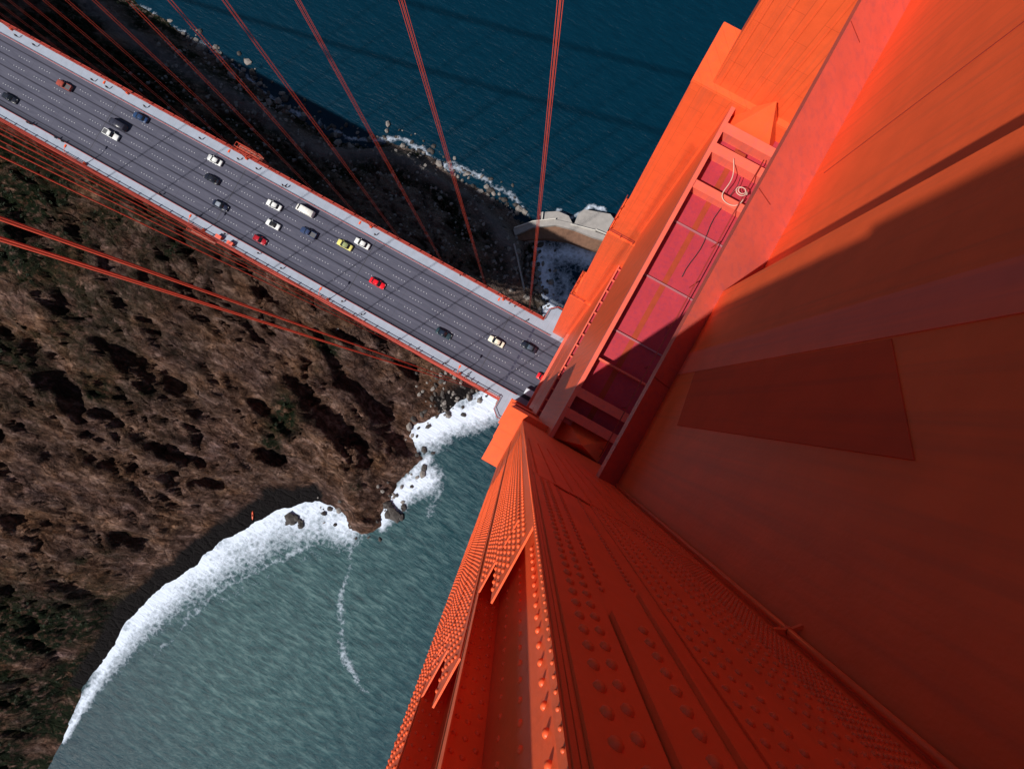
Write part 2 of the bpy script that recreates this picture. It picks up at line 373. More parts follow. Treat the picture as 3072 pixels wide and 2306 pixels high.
# outer sea sheet, reaching the horizon, just outside the detailed part
bm = bmesh.new(); B = 9000
x0, x1, y0, y1 = xs2[0], xs2[-1], ys2[0], ys2[-1]
for q in ((-B,x0,-B,B),(x1,B,-B,B),(x0,x1,-B,y0),(x0,x1,y1,B)):
    v = [bm.verts.new(c_) for c_ in ((q[0],q[2],0),(q[1],q[2],0),(q[1],q[3],0),(q[0],q[3],0))]; bm.faces.new(v)
m = bpy.data.materials.new('sea_water'); m.use_nodes = True; nt = m.node_tree; b = nt.nodes['Principled BSDF']
sea = obj('sea', bm, m); tag(sea, kind='structure')
tc = N('ShaderNodeTexCoord'); ob = tc.outputs['Object']
mp = N('ShaderNodeMapping'); mp.inputs['Rotation'].default_value = (0,0,math.radians(26)); mp.inputs['Scale'].default_value = (.26,1,1); nt.links.new(ob, mp.inputs['Vector'])
rip = noise(.55, 6, mp.outputs['Vector'], .65); sw = noise(.09, 4, mp.outputs['Vector'])
deep = ramp(rip.outputs['Fac'], [(.3,(.0001,.016,.033)),(.5,(.0002,.0185,.038)),(.75,(.0006,.023,.045))])
cove_col = ramp(rip.outputs['Fac'], [(.30,(.003,.026,.036)),(.5,(.016,.062,.074)),(.70,(.080,.150,.158))])
c = mixc(attr('cove_pale'), deep.outputs['Color'], cove_col.outputs['Color'])
n1 = noise(.42, 10, ob, .78)
wp = N('ShaderNodeVectorMath', operation='ADD'); sc = N('ShaderNodeVectorMath', operation='SCALE'); sc.inputs['Scale'].default_value = 3.0
nt.links.new(noise(.22, 5, ob).outputs['Color'], sc.inputs[0]); nt.links.new(ob, wp.inputs[0]); nt.links.new(sc.outputs[0], wp.inputs[1])
vo = N('ShaderNodeTexVoronoi', feature='DISTANCE_TO_EDGE'); vo.inputs['Scale'].default_value = .42; nt.links.new(wp.outputs[0], vo.inputs['Vector'])
vein = mth('ADD', mth('MULTIPLY', mth('MINIMUM', vo.outputs['Distance'], .5), .45), mth('MULTIPLY', noise(1.5, 6, wp.outputs[0], .7).outputs['Fac'], .45))
th_ = mth('ADD', mth('MULTIPLY', n1.outputs['Fac'], .85), vein)
fm = mth('MULTIPLY', mth('SUBTRACT', mth('ADD', attr('foam'), .16), th_), 1.9, True)
c = mixc(fm, c, (.64,.72,.86))
nt.links.new(c, b.inputs['Base Color'])
nt.links.new(mth('ADD', mth('MULTIPLY', fm, .5), .34), b.inputs['Roughness']); b.inputs['Specular IOR Level'].default_value = .11
bu = N('ShaderNodeBump'); bu.inputs['Strength'].default_value = .6; bu.inputs['Distance'].default_value = 1.0
nt.links.new(mth('ADD', mth('ADD', rip.outputs['Fac'], sw.outputs['Fac']), mth('MULTIPLY', fm, .35)), bu.inputs['Height']); nt.links.new(bu.outputs['Normal'], b.inputs['Normal'])
wat.data.materials.append(m)

# ------------------------------------------------------------------ shore rocks
M_rock = mat('wet_shore_rock', (.045,.038,.036), .75, var=.5, scale=.5, bump=.5, bscale=3)
M_rockp = mat('pale_shore_rock', (.20,.18,.17), .85, var=.4, scale=.5)
def rock(bm, x, y, z, r, mi=0):
    g = bmesh.ops.create_icosphere(bm, subdivisions=1, radius=r)
    sx, sy, sz = random.uniform(.7,1.4), random.uniform(.7,1.2), random.uniform(.5,.9); a = random.random()*6
    for v in g['verts']:
        j = 1+random.uniform(-.25,.25); c0 = v.co*j
        v.co = Vector((x+(c0.x*sx*math.cos(a)-c0.y*sy*math.sin(a)), y+(c0.x*sx*math.sin(a)+c0.y*sy*math.cos(a)), z+c0.z*sz))
    for f in {f for v in g['verts'] for f in v.link_faces}: f.material_index = mi
bm = bmesh.new()
for i in range(4, 42):
    (ax,ay,_),(bx,by,_) = coast[i], coast[i+1]
    if 34 <= i <= 39: dens = .15
    elif i >= 40: dens = .5
    elif 22 <= i <= 32: dens = .35
    else: dens = 1.0
    L = math.hypot(bx-ax, by-ay); nrm = Vector((-(by-ay), bx-ax, 0)).normalized()
    for k in range(int(L*1.7*dens)):
        t = random.random(); o_ = random.gauss(1.5, 3.2)
        x = ax+(bx-ax)*t; y = ay+(by-ay)*t
        x += nrm.x*o_; y += nrm.y*o_
        z = max(Hat(x, y), 0); 
        if z > 7: continue
        rock(bm, x, y, z+.1, random.choice((.4,.6,.8,1.0,1.5)), 1 if random.random() < .42 else 0)
for cx_, cy_, n_, sp in ((1000,850,90,9),(960,880,30,7),(1160,600,110,7),(1150,560,60,6),(430,100,70,9),(560,200,60,9),(1090,430,60,7)):
    q = P(cx_, cy_, 2)
    for k in range(n_):
        x = q.x+random.gauss(0, sp); y = q.y+random.gauss(0, sp*.8); z = Hat(x, y)
        if -1.5 < z < 9: rock(bm, x, y, z+.2, random.choice((.4,.6,.8,1.1)), 1 if random.random() < .6 else 0)
k = 0
while k < 900:
    x = random.uniform(-200, -25); y = random.uniform(30, 95); z = Hat(x, y)
    if z < 2 or z > 26: k += .2; continue
    rock(bm, x, y, z, random.choice((.25,.35,.5,.8)), 1); k += 1
tag(obj('shore_boulders', bm, [M_rock, M_rockp]), 'grey and black boulders strewn along the waterline', 'rocks', kind='stuff')
sea_rocks = [(632,1120,2.6),(648,1127,2.0),(622,1128,1.5),(845,1108,3.0),(858,1118,2.2),(838,1092,2.4),(870,1095,1.6),(968,893,1.4)]
for a, b_, r in sea_rocks:
    bm = bmesh.new(); q = P(a, b_, 0)
    for k in range(4): rock(bm, random.uniform(-.5,.5)*r, random.uniform(-.5,.5)*r, .2*r, r*random.uniform(.45,.85))
    o = obj('sea_rock', bm, M_rock); o.location = (q.x, q.y, 0)
    lab = 'black rock standing in the surf of the beach below the cliff' if a < 700 else ('black rock in the white water east of the headland tip' if a < 900 else 'small dark rock in foam close to the tower foot')
    tag(o, lab, 'rock', 'black rocks in the surf')

# ------------------------------------------------------------------ bushes on the northern slope (ground cover)
M_bush = mat('scrub_leaves', (.010,.019,.006), .9, var=.6, scale=1.2)
bm = bmesh.new()
cnt = 0
while cnt < 3600:
    i = random.randrange(len(xs)); j = random.randrange(len(ys))
    if veg_and_falloff[i, j] < (.45 if north[i, j] > .5 else .85) or Hh[i, j] < 4 or pm[i, j] > .15: continue
    cnt += 1; r = random.uniform(.3, 1.0); x = xs[i]+random.random(); y = ys[j]+random.random(); z = Hh[i, j]
    for k in range(9):
        a = random.random()*6.28; e = random.random()*1.4; rr = r*random.uniform(.6, 1)
        c0 = Vector((x+rr*math.cos(a)*math.cos(e), y+rr*math.sin(a)*math.cos(e), z+rr*math.sin(e)*.7))
        u = Vector((random.gauss(0,1), random.gauss(0,1), random.gauss(0,.5))).normalized()*.28; v = Vector((random.gauss(0,1), random.gauss(0,1), random.gauss(0,.5))).normalized()*.28
        bm.faces.new([bm.verts.new(c0+u), bm.verts.new(c0+v), bm.verts.new(c0-u), bm.verts.new(c0-v)])
tag(obj('scrub', bm, M_bush), 'low dark green scrub covering the hillside', 'scrub', kind='stuff')

# ------------------------------------------------------------------ old concrete landing by the cove
M_conc = mat('old_concrete', (.30,.28,.27), .9, var=.25, scale=.6, bump=.4, bscale=4)
M_base = mat('brown_rubble_base', (.16,.085,.055), .95, var=.5, scale=.7, bump=.8, bscale=2)
land = empty('concrete_landing', P(1210, 490, 3), 'curved old concrete landing with rubble base closing off the cove', 'landing')
def rel(o, e): o.matrix_parent_inverse = Matrix.Translation(-e.location); return o
def deck_poly(name, px, z0, z1, m, parent, bev=False):
    bm = bmesh.new(); prism(bm, [tuple(P(a, b_, z1))[:2] for a, b_ in px], z0, z1); 
    return rel(obj(name, bm, m, parent), parent)
deck_poly('rubble_base', [(1108,500),(1150,486),(1200,482),(1245,492),(1290,512),(1316,524),(1312,548),(1270,536),(1225,520),(1180,514),(1130,518),(1105,520)], -1, 3.0, M_base, land)
deck_poly('walkway', [(1108,494),(1148,480),(1200,474),(1245,484),(1285,500),(1318,512),(1316,522),(1280,512),(1240,496),(1200,486),(1150,491),(1112,508)], 3.0, 4.6, M_conc, land)
deck_poly('platform', [(1168,458),(1205,456),(1228,466),(1236,482),(1200,473.5),(1170,475.5)], -1, 4.0, M_conc, land)
deck_poly('platform', [(1248,462),(1262,452),(1318,462),(1330,478),(1322,510),(1286,498),(1240,483)], -1, 4.2, M_conc, land)
M_par = mat('pale_parapet', (.55,.52,.48), .8)
for a, b_, c_, d_ in ((1110,492,1150,478),(1150,478,1200,472.5),(1286,496,1320,510),(1172,458,1170,474),(1232,484,1286,498)):
    bm = bmesh.new(); p, q = P(a, b_, 4.9), P(c_, d_, 4.9); bar(bm, p, q, .35, .8)
    rel(obj('parapet', bm, M_par, land), land)
pw = empty('sea_wall', P(1128, 580, 4), 'thin pale retaining wall beside the rocks of the cove', 'wall')
bm = bmesh.new(); pts = [P(a, b_, 7) for a, b_ in ((1110,528),(1117,556),(1124,590),(1132,625))]
for p, q in zip(pts, pts[1:]): bar(bm, p, q, .7, 3)
rel(obj('coping', bm, M_conc, pw), pw)
lg = P(705, 742, 34)
o = tag(bpy.data.objects.new('lookout', None), 'bare grey ledge of ground with a pale slab under the suspender cables', 'ledge'); C.objects.link(o); o.location = lg
bm = bmesh.new(); gz = Hat(lg.x, lg.y)
prism(bm, [tuple(P(a, b_, gz+2))[:2] for a, b_ in ((708,716),(728,700),(732,706),(714,724))], gz-3, gz+1.2)
rel(obj('slab', bm, M_conc, o), o)

# ------------------------------------------------------------------ tower
YC = 11.4
tower = empty('bridge_tower', (6.5, YC, 0), 'huge orange riveted steel bridge tower filling the right of the picture', 'tower')
def T(o): return rel(o, tower) if o.parent == tower else o
def rivets(bm, pts, nrm, r=.019, seg=7):
    nrm = Vector(nrm); u = nrm.orthogonal().normalized(); v = nrm.cross(u)
    for p in pts:
        p = Vector(p); rings = []
        for h, q in ((0,1.0),(.45,.88),(.78,.5)):
            rings.append([bm.verts.new(p+nrm*h*r+(u*math.cos(2*PI*k/seg)+v*math.sin(2*PI*k/seg))*r*q) for k in range(seg)])
        for a, b_ in zip(rings, rings[1:]):
            for k in range(seg): bm.faces.new((a[k], a[(k+1)%seg], b_[(k+1)%seg], b_[k])).smooth = True
        bm.faces.new(rings[-1]).smooth = True
XF, XB = .75, 12.25
def zrange(d0, d1, p): 
    n = int((d1-d0)/p); return [zd(d0+p*(i+.5)) for i in range(n)]
# --- near leg
leg = T(obj('leg', (lambda bm: (
    prism(bm, [(XF,-4.74),(XF,-3.96),(XF+.34,-3.96),(XF+.34,-2.585),(XF,-2.585),(XF,-2.555),(XF+.34,-2.555),(XF+.34,-1.03),(XF,-1.03),(XF,-.93),(XB,-.93),(XB,-4.74)], zd(37), zd(-.34)), bm)[-1])(bmesh.new()), M_or, tower))
tag(leg, 'near leg seen looking straight down its riveted faces')
# riveted cover plates of the sunlit front
bm = bmesh.new()
box(bm, XF-.016, XF-.002, -4.60, -3.99, zd(36.9), zd(-.3))
nz = (-1,0,0)
for y in (-4.685,):
    rivets(bm, [(XF, y, z) for z in zrange(.6, 18, .17)], nz, .025)
for k, y in enumerate((-4.52,-4.40,-4.28,-4.16,-4.06)):
    rivets(bm, [(XF-.016, y, z+(.10 if k%2 else 0)) for z in zrange(.8, 26, .20)], nz, .027)
T(obj('edge_plate', bm, M_or, leg))
bm = bmesh.new()
box(bm, XF-.012, XF+.010, -3.97, -3.20, zd(36.9), zd(6.9)); box(bm, XF-.012, XF+.010, -3.199, -2.62, zd(36.9), zd(5.5)); box(bm, XF-.012, XF+.010, -2.46, -1.951, zd(36.9), zd(7.0)); box(bm, XF-.012, XF+.010, -1.95, -1.035, zd(36.9), zd(5.45))
box(bm, XF-.024, XF-.0125, -3.9, -3.3, zd(30), zd(7.6)); box(bm, XF-.024, XF-.0125, -1.85, -1.35, zd(30), zd(6.9))
ys_ = [-3.90+.105*i for i in range(12)]
for k, y in enumerate(ys_):
    off = .024 if -3.9 < y < -3.3 else .012
    rivets(bm, [(XF-(off if z < zd(7.62) else .012), y, z+(.11 if k%2 else 0)) for z in zrange(7.1 if y < -3.2 else 5.75, 24, .23)], nz, .028, 7)
for k, y in enumerate([-2.38+.115*i for i in range(11)]):
    off = .024 if -1.85 < y < -1.35 else .012
    rivets(bm, [(XF-(off if z < zd(7.05) else .012), y, z+(.12 if k%2 else 0)) for z in zrange(7.15 if y < -1.951 else 5.65, 24, .24)], nz, .030, 7)
T(obj('cover_plate', bm, M_or, leg))
# recess floors, side walls and flanges with their rivets
bm = bmesh.new()
box(bm, XF, XF+.012, -2.60, -2.47, zd(36.8), zd(-.3)); 
box(bm, XF+.012, XF+.338, -2.56, -2.545, zd(36), zd(-.3))
for y, r in ((-2.28,.024),(-1.95,.028),(-1.63,.032)):
    rivets(bm, [(XF+.34, y, z) for z in zrange(.5, 7.5, .28)], nz, r, 9)
for x in (XF+.07, XF+.17, XF+.27):
    rivets(bm, [(x, -3.96, z+(.07 if x > 1 else 0)) for z in zrange(.6, 7.4, .22)], (0,1,0), .027, 8)
    rivets(bm, [(x, -2.545, z+(.07 if x > 1 else 0)) for z in zrange(.6, 7.4, .22)], (0,1,0), .027, 8)
T(obj('flange', bm, M_or, leg))
bm = bmesh.new()
box(bm, XF-.03, XF-.002, -1.02, -.935, zd(36.9), zd(-.3)); box(bm, XF-.045, XF-.0305, -1.0, -.945, zd(13), zd(-.3))
rivets(bm, [(XF-.03, -.975, z) for z in zrange(13, 25, .12)], nz, .016)
rivets(bm, [(XF-.045, -.960, z) for z in zrange(.8, 13, .12)], nz, .012)
T(obj('corner_angle', bm, M_or, leg))
# shaded inner face
bm = bmesh.new(); ny_ = (0,1,0)
box(bm, XF+.02, 4.2, -.928, -.918, zd(36.9), zd(9.0)); 
box(bm, XF+.03, 1.15, -.928, -.908, zd(8.9), zd(-.3)); box(bm, 1.86, 4.1, -.928, -.914, zd(8.9), zd(-.3))
cp_ = [(1.16,zd(-.3)),(1.16,zd(3.4)),(1.50,zd(4.2)),(1.54,zd(4.2)),(1.54,zd(-.3))]
fa = [bm.verts.new((x,-.868,z)) for x, z in cp_]; fb = [bm.verts.new((x,-.927,z)) for x, z in cp_]
nf = [bm.faces.new(fa), bm.faces.new(fb[::-1])]+[bm.faces.new((fa[k], fb[k], fb[(k+1)%5], fa[(k+1)%5])) for k in range(5)]
bmesh.ops.recalc_face_normals(bm, faces=nf)
box(bm, 1.515, 1.54, -.867, -.835, zd(4.1), zd(-.3))
for x in (.90, 1.02): rivets(bm, [(x, -.908, z+(.07 if x > .95 else 0)) for z in zrange(.5, 8.8, .19)], ny_, .034, 10)
rivets(bm, [(1.22, -.928, z) for z in zrange(3.9, 8.8, .16)], ny_, .028)
rivets(bm, [(1.36, -.868, z) for z in zrange(.5, 3.5, .17)], ny_, .036, 10)
rivets(bm, [(1.62, -.928, z) for z in zrange(.5, 8.8, .12)], ny_, .026)
x = 1.95; k = 0
while x < 3.2:
    if not (2.35 < x < 2.5): rivets(bm, [(x, -.914, z+(.07 if k%2 else 0)) for z in zrange(.8, 8.8, .17)], ny_, .030)
    x += .165; k += 1
for k in range(9):
    x = 3.28+.085*k; rivets(bm, [(x, -.914, z+(.05 if k%2 else 0)) for z in zrange(1.0, 8.8, .105)], ny_, .027, 6)
for k in range(10):
    x = .85+.36*k; rivets(bm, [(x, -.918, z) for z in zrange(9.1, 18, .16)], ny_, .026, 6)
# jagged splice
for k in range(16):
    x = .85+k*.21; box(bm, x, x+.20, -.9175, -.900, zd(9.0)-.05, zd(8.9)+(.03 if k%2 else .09))
T(obj('inner_plate', bm, M_or, leg))
# lower, wider stages of both legs
STG = [(37, 62, -.45, -.50, -4.76), (62, 99, -.87, -.32, -5.0), (99, 217.5, -1.8, .05, -5.25)]
def stages(parent, mirror, first):
    for i, (d0, d1, xf, yi, yo) in enumerate(STG):
        if i == 0: d0 = first
        if mirror: yi, yo = 2*YC-yi, 2*YC-yo
        bm = bmesh.new(); a, b_ = min(yi, yo), max(yi, yo)
        prism(bm, [(xf,a),(xf,b_),(13-xf,b_),(13-xf,a)], zd(d1), zd(d0)-.002)
        # cap angle round the ledge
        box(bm, xf-.03, 13-xf+.03, a-.03, b_+.03, zd(d0)-.30, zd(d0)-.10)
        T(obj('leg_stage', bm, M_pl if mirror else M_or, parent))
stages(leg, False, 37)
leg2 = T(obj('leg', (lambda bm: (prism(bm, [(XF,2*YC+4.74),(XF,2*YC+.93),(XB,2*YC+.93),(XB,2*YC+4.74)], zd(32.5), zd(-.34)), bm)[-1])(bmesh.new()), M_pl, tower))
tag(leg2, 'sunlit far leg standing beyond the road')
bm = bmesh.new()
for k in range(11):
    y = 2*YC+.93; x = 1.2+k*1.07; box(bm, x, x+.06, y-.03, y-.002, zd(32.4), zd(-.3))
T(obj('stiffener', bm, M_pl, leg2))
stages(leg2, True, 32.5)
# joints on the near ledge
bm = bmesh.new()
bm.free()
for y in (-2.3, -3.5):
    bm = bmesh.new(); box(bm, -.44, XF-.03, y, y+.015, zd(37)-.002, zd(37)+.01); T(obj('ledge_seam', bm, M_or, leg))
# tower top cornice above the camera: casts the stepped shadow on the strut
bm = bmesh.new()
prism(bm, [(.60,-5.2),(.60,-.92),(.80,-.60),(12.4,-.60),(12.4,-5.2)], zd(-.35), zd(-9.5))
T(obj('cornice', bm, M_or, leg))
bm = bmesh.new()
prism(bm, [(.45,2*YC+5.2),(.45,2*YC+.3),(12.4,2*YC+.3),(12.4,2*YC+5.2)], zd(-.35), zd(-.75))
prism(bm, [(.9,2*YC+4.7),(.9,2*YC+1.0),(11.6,2*YC+1.0),(11.6,2*YC+4.7)], zd(-.751), zd(-3.2))
T(obj('cornice', bm, M_or, leg2))

bm = bmesh.new(); prism(bm, [(.8,-.927),(.8,-.55),(2.0,1.55),(4.4,6.1),(4.4,-.927)], zd(-.36), zd(-.6)); T(obj('sky_blocker', bm, M_or, tower))  # added out-of-view slab, outlined along the sun to block sky light
# --- top strut (its facade fills the right of the view)
YN, YF = -.93, 2*YC+.93
XBk = 8.6
st1 = bmesh.new()
top = zd(-.30)
def poly(bm, pts):
    return bm.faces.new([bm.verts.new(p) for p in pts])
# near part: flat front, its sunk panel given only by colour below, then the set-back middle and far part
prism(st1, [(4.40,YN+.002),(4.40,7.04),(5.5,7.041),(5.5,YF-.002),(XBk,YF-.002),(XBk,YN+.002)], zd(19.9), top)
bmesh.ops.recalc_face_normals(st1, faces=st1.faces)
strut1 = T(obj('top_strut', st1, M_or, tower));

M_shaded = paint('shaded_red_paint', (.64, .062, .020), rough=.8); M_skylit = paint('skylit_paint', (.86, .135, .075), rough=.5)  # redder tone stands for shade, paler one for sky light
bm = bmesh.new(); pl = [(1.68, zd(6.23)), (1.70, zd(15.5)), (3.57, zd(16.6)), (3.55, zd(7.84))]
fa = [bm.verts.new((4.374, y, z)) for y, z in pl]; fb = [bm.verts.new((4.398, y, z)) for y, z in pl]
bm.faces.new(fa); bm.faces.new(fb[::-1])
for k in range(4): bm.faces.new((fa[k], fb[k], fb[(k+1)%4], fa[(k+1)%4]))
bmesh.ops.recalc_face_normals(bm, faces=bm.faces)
T(obj('shade_zone_panel', bm, M_shaded, strut1))  # plate whose colour stands for a shaded recess
bm = bmesh.new(); box(bm, 4.376, 4.398, 3.60, 4.47, zd(18.5), top); T(obj('skylit_panel', bm, M_skylit, strut1))  # pale plate standing for a facet that catches more sky light
bm = bmesh.new(); box(bm, 4.385, 4.398, 4.475, 5.95, zd(18.5), top); T(obj('shade_zone_panel', bm, M_or, strut1))  # plate in the strut's own orange paint
tag(strut1, 'topmost cross strut with broad flat orange facade')
bm = bmesh.new()
box(bm, 5.485, 5.499, 12.48, 12.51, zd(18.5), top)
T(obj('seam_strip', bm, M_dkred, strut1))
bm = bmesh.new()
a_ = [(3.6, zd(18.0)), (5.6, zd(19.5)), (5.6, zd(20.1)), (3.6, zd(18.6))]
va = [bm.verts.new((x, YN+.003, z)) for x, z in a_]; vb = [bm.verts.new((x, YF-.003, z)) for x, z in a_]
for k in range(4): bm.faces.new((va[k], va[(k+1)%4], vb[(k+1)%4], vb[k]))
bm.faces.new(va[::-1]); bm.faces.new(vb)
bmesh.ops.recalc_face_normals(bm, faces=bm.faces)
T(obj('sloping_ledge', bm, paint('skylit_dull_pink_paint', (.60,.112,.080)), strut1))  # pink stands for sky light on the ledge top
for y in (3.05, 10.6, 17.4):
    bm = bmesh.new(); bar(bm, (3.62, y, zd(18.015)+.012), (4.38, y, zd(18.585)+.012), .02, .02); T(obj('ledge_joint', bm, M_dkred, strut1))
bm = bmesh.new(); tube(bm, [(4.28, -.84, zd(-.3)), (4.28, -.84, zd(18.1))], .042, 12)
pipe = T(obj('drain_pipe', bm, M_or, strut1))
for D in (3.9, 6.6):
    bm = bmesh.new()
    tube(bm, [(4.28, -.84, zd(D)-.03), (4.28, -.84, zd(D)+.03)], .055, 12)
    bar(bm, (4.28,-.84,zd(D)), (4.40,-.70,zd(D)), .05); bar(bm, (4.28,-.84,zd(D)), (4.1,-.93,zd(D)), .06)
    T(obj('pipe_bracket', bm, M_or, pipe))

# --- second strut with the ladder-like roof
ZR = zd(33)
X2a, X2b = 2.6, 10.4; YN2, YF2 = YN+.003, YF-.003
bm = bmesh.new()
box(bm, X2a, X2b, YN2, YF2, zd(58), ZR-1.05)
strut2 = T(obj('second_strut', bm, M_or, tower)); tag(strut2, 'second cross strut with crimson open bays on its roof')
bm = bmesh.new(); box(bm, X2a+.30, X2b-.30, .9, 21.9, ZR-1.045, ZR-.995)
fl = T(obj('bay_floor', bm, M_floor, strut2))
bm = bmesh.new(); box(bm, 4.25, 4.62, .9, 21.9, ZR-.990, ZR-.985)
T(obj('rust_streak', bm, M_stain, fl))
bm = bmesh.new()
box(bm, X2a, X2a+.28, YN2, YF2, ZR-1.049, ZR); box(bm, X2b-.28, X2b, YN2, YF2, ZR-1.049, ZR)
T(obj('rim', bm, M_led, strut2))
for y, w, h in ((.95,.45,.9),(2.45,.45,.9),(5.0,.12,.5),(7.2,.10,.12),(11.35,.10,.12),(15.4,.10,.12),(17.8,.40,.85),(20.4,.50,.95),(21.9,.5,.95)):
    bm = bmesh.new(); box(bm, X2a+.281, X2b-.281, y-w/2, y+w/2, ZR-.99, ZR-.99+h)
    if h > .8: box(bm, X2a+.281, X2b-.281, y-w/2-.08, y+w/2+.08, ZR-.99+h, ZR-.99+h+.03)
    T(obj('cross_beam' if h > .3 else 'cross_rib', bm, M_led if h > .3 else M_grey, strut2))
def pyramid(y0, y1, ya, x0=2.95, x1=6.3, h=3.2):
    bm = bmesh.new(); zb = ZR-.99
    v = [bm.verts.new(p) for p in ((x0,y0,zb),(x1,y0,zb),(x1,y1,zb),(x0,y1,zb))]; ap = bm.verts.new(((x0+x1)/2, ya, zb+h))
    for k in range(4): bm.faces.new((v[k], v[(k+1)%4], ap))
    bm.faces.new(v[::-1]); return T(obj('corner_hip', bm, M_or, strut2))
pyramid(22.2, YF2-.01, 23.3); pyramid(YN2+.01, .7, -.4, h=1.6)
# platform slabs under the hips
for ya_, yb_ in ((22.16, YF2), (YN2, .70)):
    bm = bmesh.new(); box(bm, X2a+.281, X2b-.281, ya_, yb_, ZR-1.049, ZR-.992); T(obj('end_floor', bm, M_floor, strut2))
bm = bmesh.new()
tube(bm, [(6.0,YN+.4,ZR+.25),(6.0,6,ZR+.12),(6.02,12,ZR+.1),(5.98,17.7,ZR+.12),(6.0,21,ZR+.3)], .035, 6)
for y in (0,3,6,9,12,15,18): bar(bm, (6.0,y,ZR-.98), (6.0,y,ZR+.12), .05)
T(obj('handrail', bm, M_dkred, strut2))
# lower struts
bm = bmesh.new(); box(bm, 2.62, 10.38, -.32+.003, 2*YC+.32-.003, zd(98), zd(71.5)); st3 = T(obj('third_strut', bm, M_pl, tower))
bm = bmesh.new(); box(bm, 2.60, 10.4, .053, 2*YC-.053, zd(140), zd(98.02)); T(obj('portal_panel', bm, M_pl, tower))
bm = bmesh.new(); box(bm, 1.95, 11.0, .053, 2*YC-.053, zd(147), zd(141)); T(obj('portal_beam', bm, M_led, tower))
bm = bmesh.new()
box(bm, 2.62, 2.80, -.3, 2*YC+.3, zd(71.4), zd(70.9)); 
for k in range(14): box(bm, 2.82, 4.6, .4+k*1.7, .6+k*1.7, zd(71.45), zd(71.0))
T(obj('roof_rib', bm, M_led, st3))
bm = bmesh.new(); box(bm, 2.82, 10.2, -.3, 2*YC+.3, zd(71.48), zd(71.46)); T(obj('roof_floor', bm, M_floor, st3))
# safety railings on setbacks and strut ends
def railing(bm, pts, h=1.1, r=.035, step=1.2):
    pts = [Vector(p) for p in pts]
    for p, q in zip(pts, pts[1:]):
        n = max(1, int((q-p).length/step))
        for k in range(n+1):
            a = p.lerp(q, k/n); bar(bm, a, a+Vector((0,0,h)), r*1.6)
        for hh_ in (h, h*.5): bar(bm, p+Vector((0,0,hh_)), q+Vector((0,0,hh_)), r*1.6)
for (pts) in ([(-.85,2*YC+4.9,zd(62)),(-.85,2*YC+.4,zd(62)),(2.5,2*YC+.4,zd(62))], [(-1.75,2*YC+5.0,zd(99)),(-1.75,2*YC+.0,zd(99)),(1.2,2*YC-.02,zd(99))],
              [(-1.7,-.05,zd(99)),(2.5,-.05,zd(99))], [(-.8,-.40,zd(62)),(2.5,-.40,zd(62))]):
    bm = bmesh.new(); railing(bm, pts, 1.1, .05); T(obj('catwalk_railing', bm, M_dkred, tower))
# small inspection cage between strut and near leg
bm = bmesh.new()
for z in (ZR-.9, ZR-.2): box(bm, 2.75, 3.5, .3, 1.3, z, z+.05)
for x, y in ((2.78,.33),(3.47,.33),(2.78,1.27),(3.47,1.27)): bar(bm, (x,y,ZR-.9), (x,y,ZR+.3), .05)
cg = T(obj('inspection_cage', bm, M_dkred, tower))
# concrete pier of the tower
bm = bmesh.new(); prism(bm, [(-6,-9.5),(19,-9.5),(22,-5),(22,28),(19,32),(-6,32),(-9,28),(-9,-5)], -3, 1.4)
T(obj('pier', bm, M_conc, tower))
# loose things lying on the second strut
box_o = empty('equipment_box', (4.6, 20.95, ZR-.99), 'small brown equipment box between the roof beams of the second strut', 'box')
bm = bmesh.new(); box(bm, -.35, .35, -.22, .22, 0, .55); rel_o = obj('case', bm, M_dkred, box_o)
bm = bmesh.new(); box(bm, -.37, .37, -.24, .24, .552, .60); obj('lid', bm, M_stain, box_o)
bm = bmesh.new(); pts = []
for i in range(30):
    t = i/29; pts.append((4.3+1.7*t**1.2+.25*math.sin(t*9), 20.3-2.7*math.sin(t*2.3), ZR-.02+.15*math.sin(t*6)+.12))
tube(bm, pts, .032, 7)
pts = []
for i in range(60):
    a = i/59*PI*4.3; r = .40-.2*i/59; pts.append((5.75+r*math.cos(a), 18.6+r*.8*math.sin(a), ZR+.10+.004*i))
tube(bm, pts, .03, 7)
o = obj('hose', bm, M_hose); tag(o, 'pale coiled hose lying across the roof beams of the second strut', 'hose')
bm = bmesh.new(); pts = [(5.3+.1*math.sin(i*.9), 19.5-i*.55, ZR-.9+(.85 if i < 2 else .02)) for i in range(14)]
tube(bm, pts, .025, 6); tag(obj('cable', bm, M_black), 'thin black cable trailing over the crimson roof bays', 'cable')

# ------------------------------------------------------------------ deck
XL = -345.0
YR0, YR1 = 1.75, 21.35                       # kerbs
YS0, YS1 = -1.35, 24.5                       # outer edges of the pavements
M_as = bpy.data.materials.new('asphalt'); M_as.use_nodes = True; nt = M_as.node_tree; b = nt.nodes['Principled BSDF']
tc = N('ShaderNodeTexCoord'); ob = tc.outputs['Object']; sx = N('ShaderNodeSeparateXYZ'); nt.links.new(ob, sx.inputs[0])
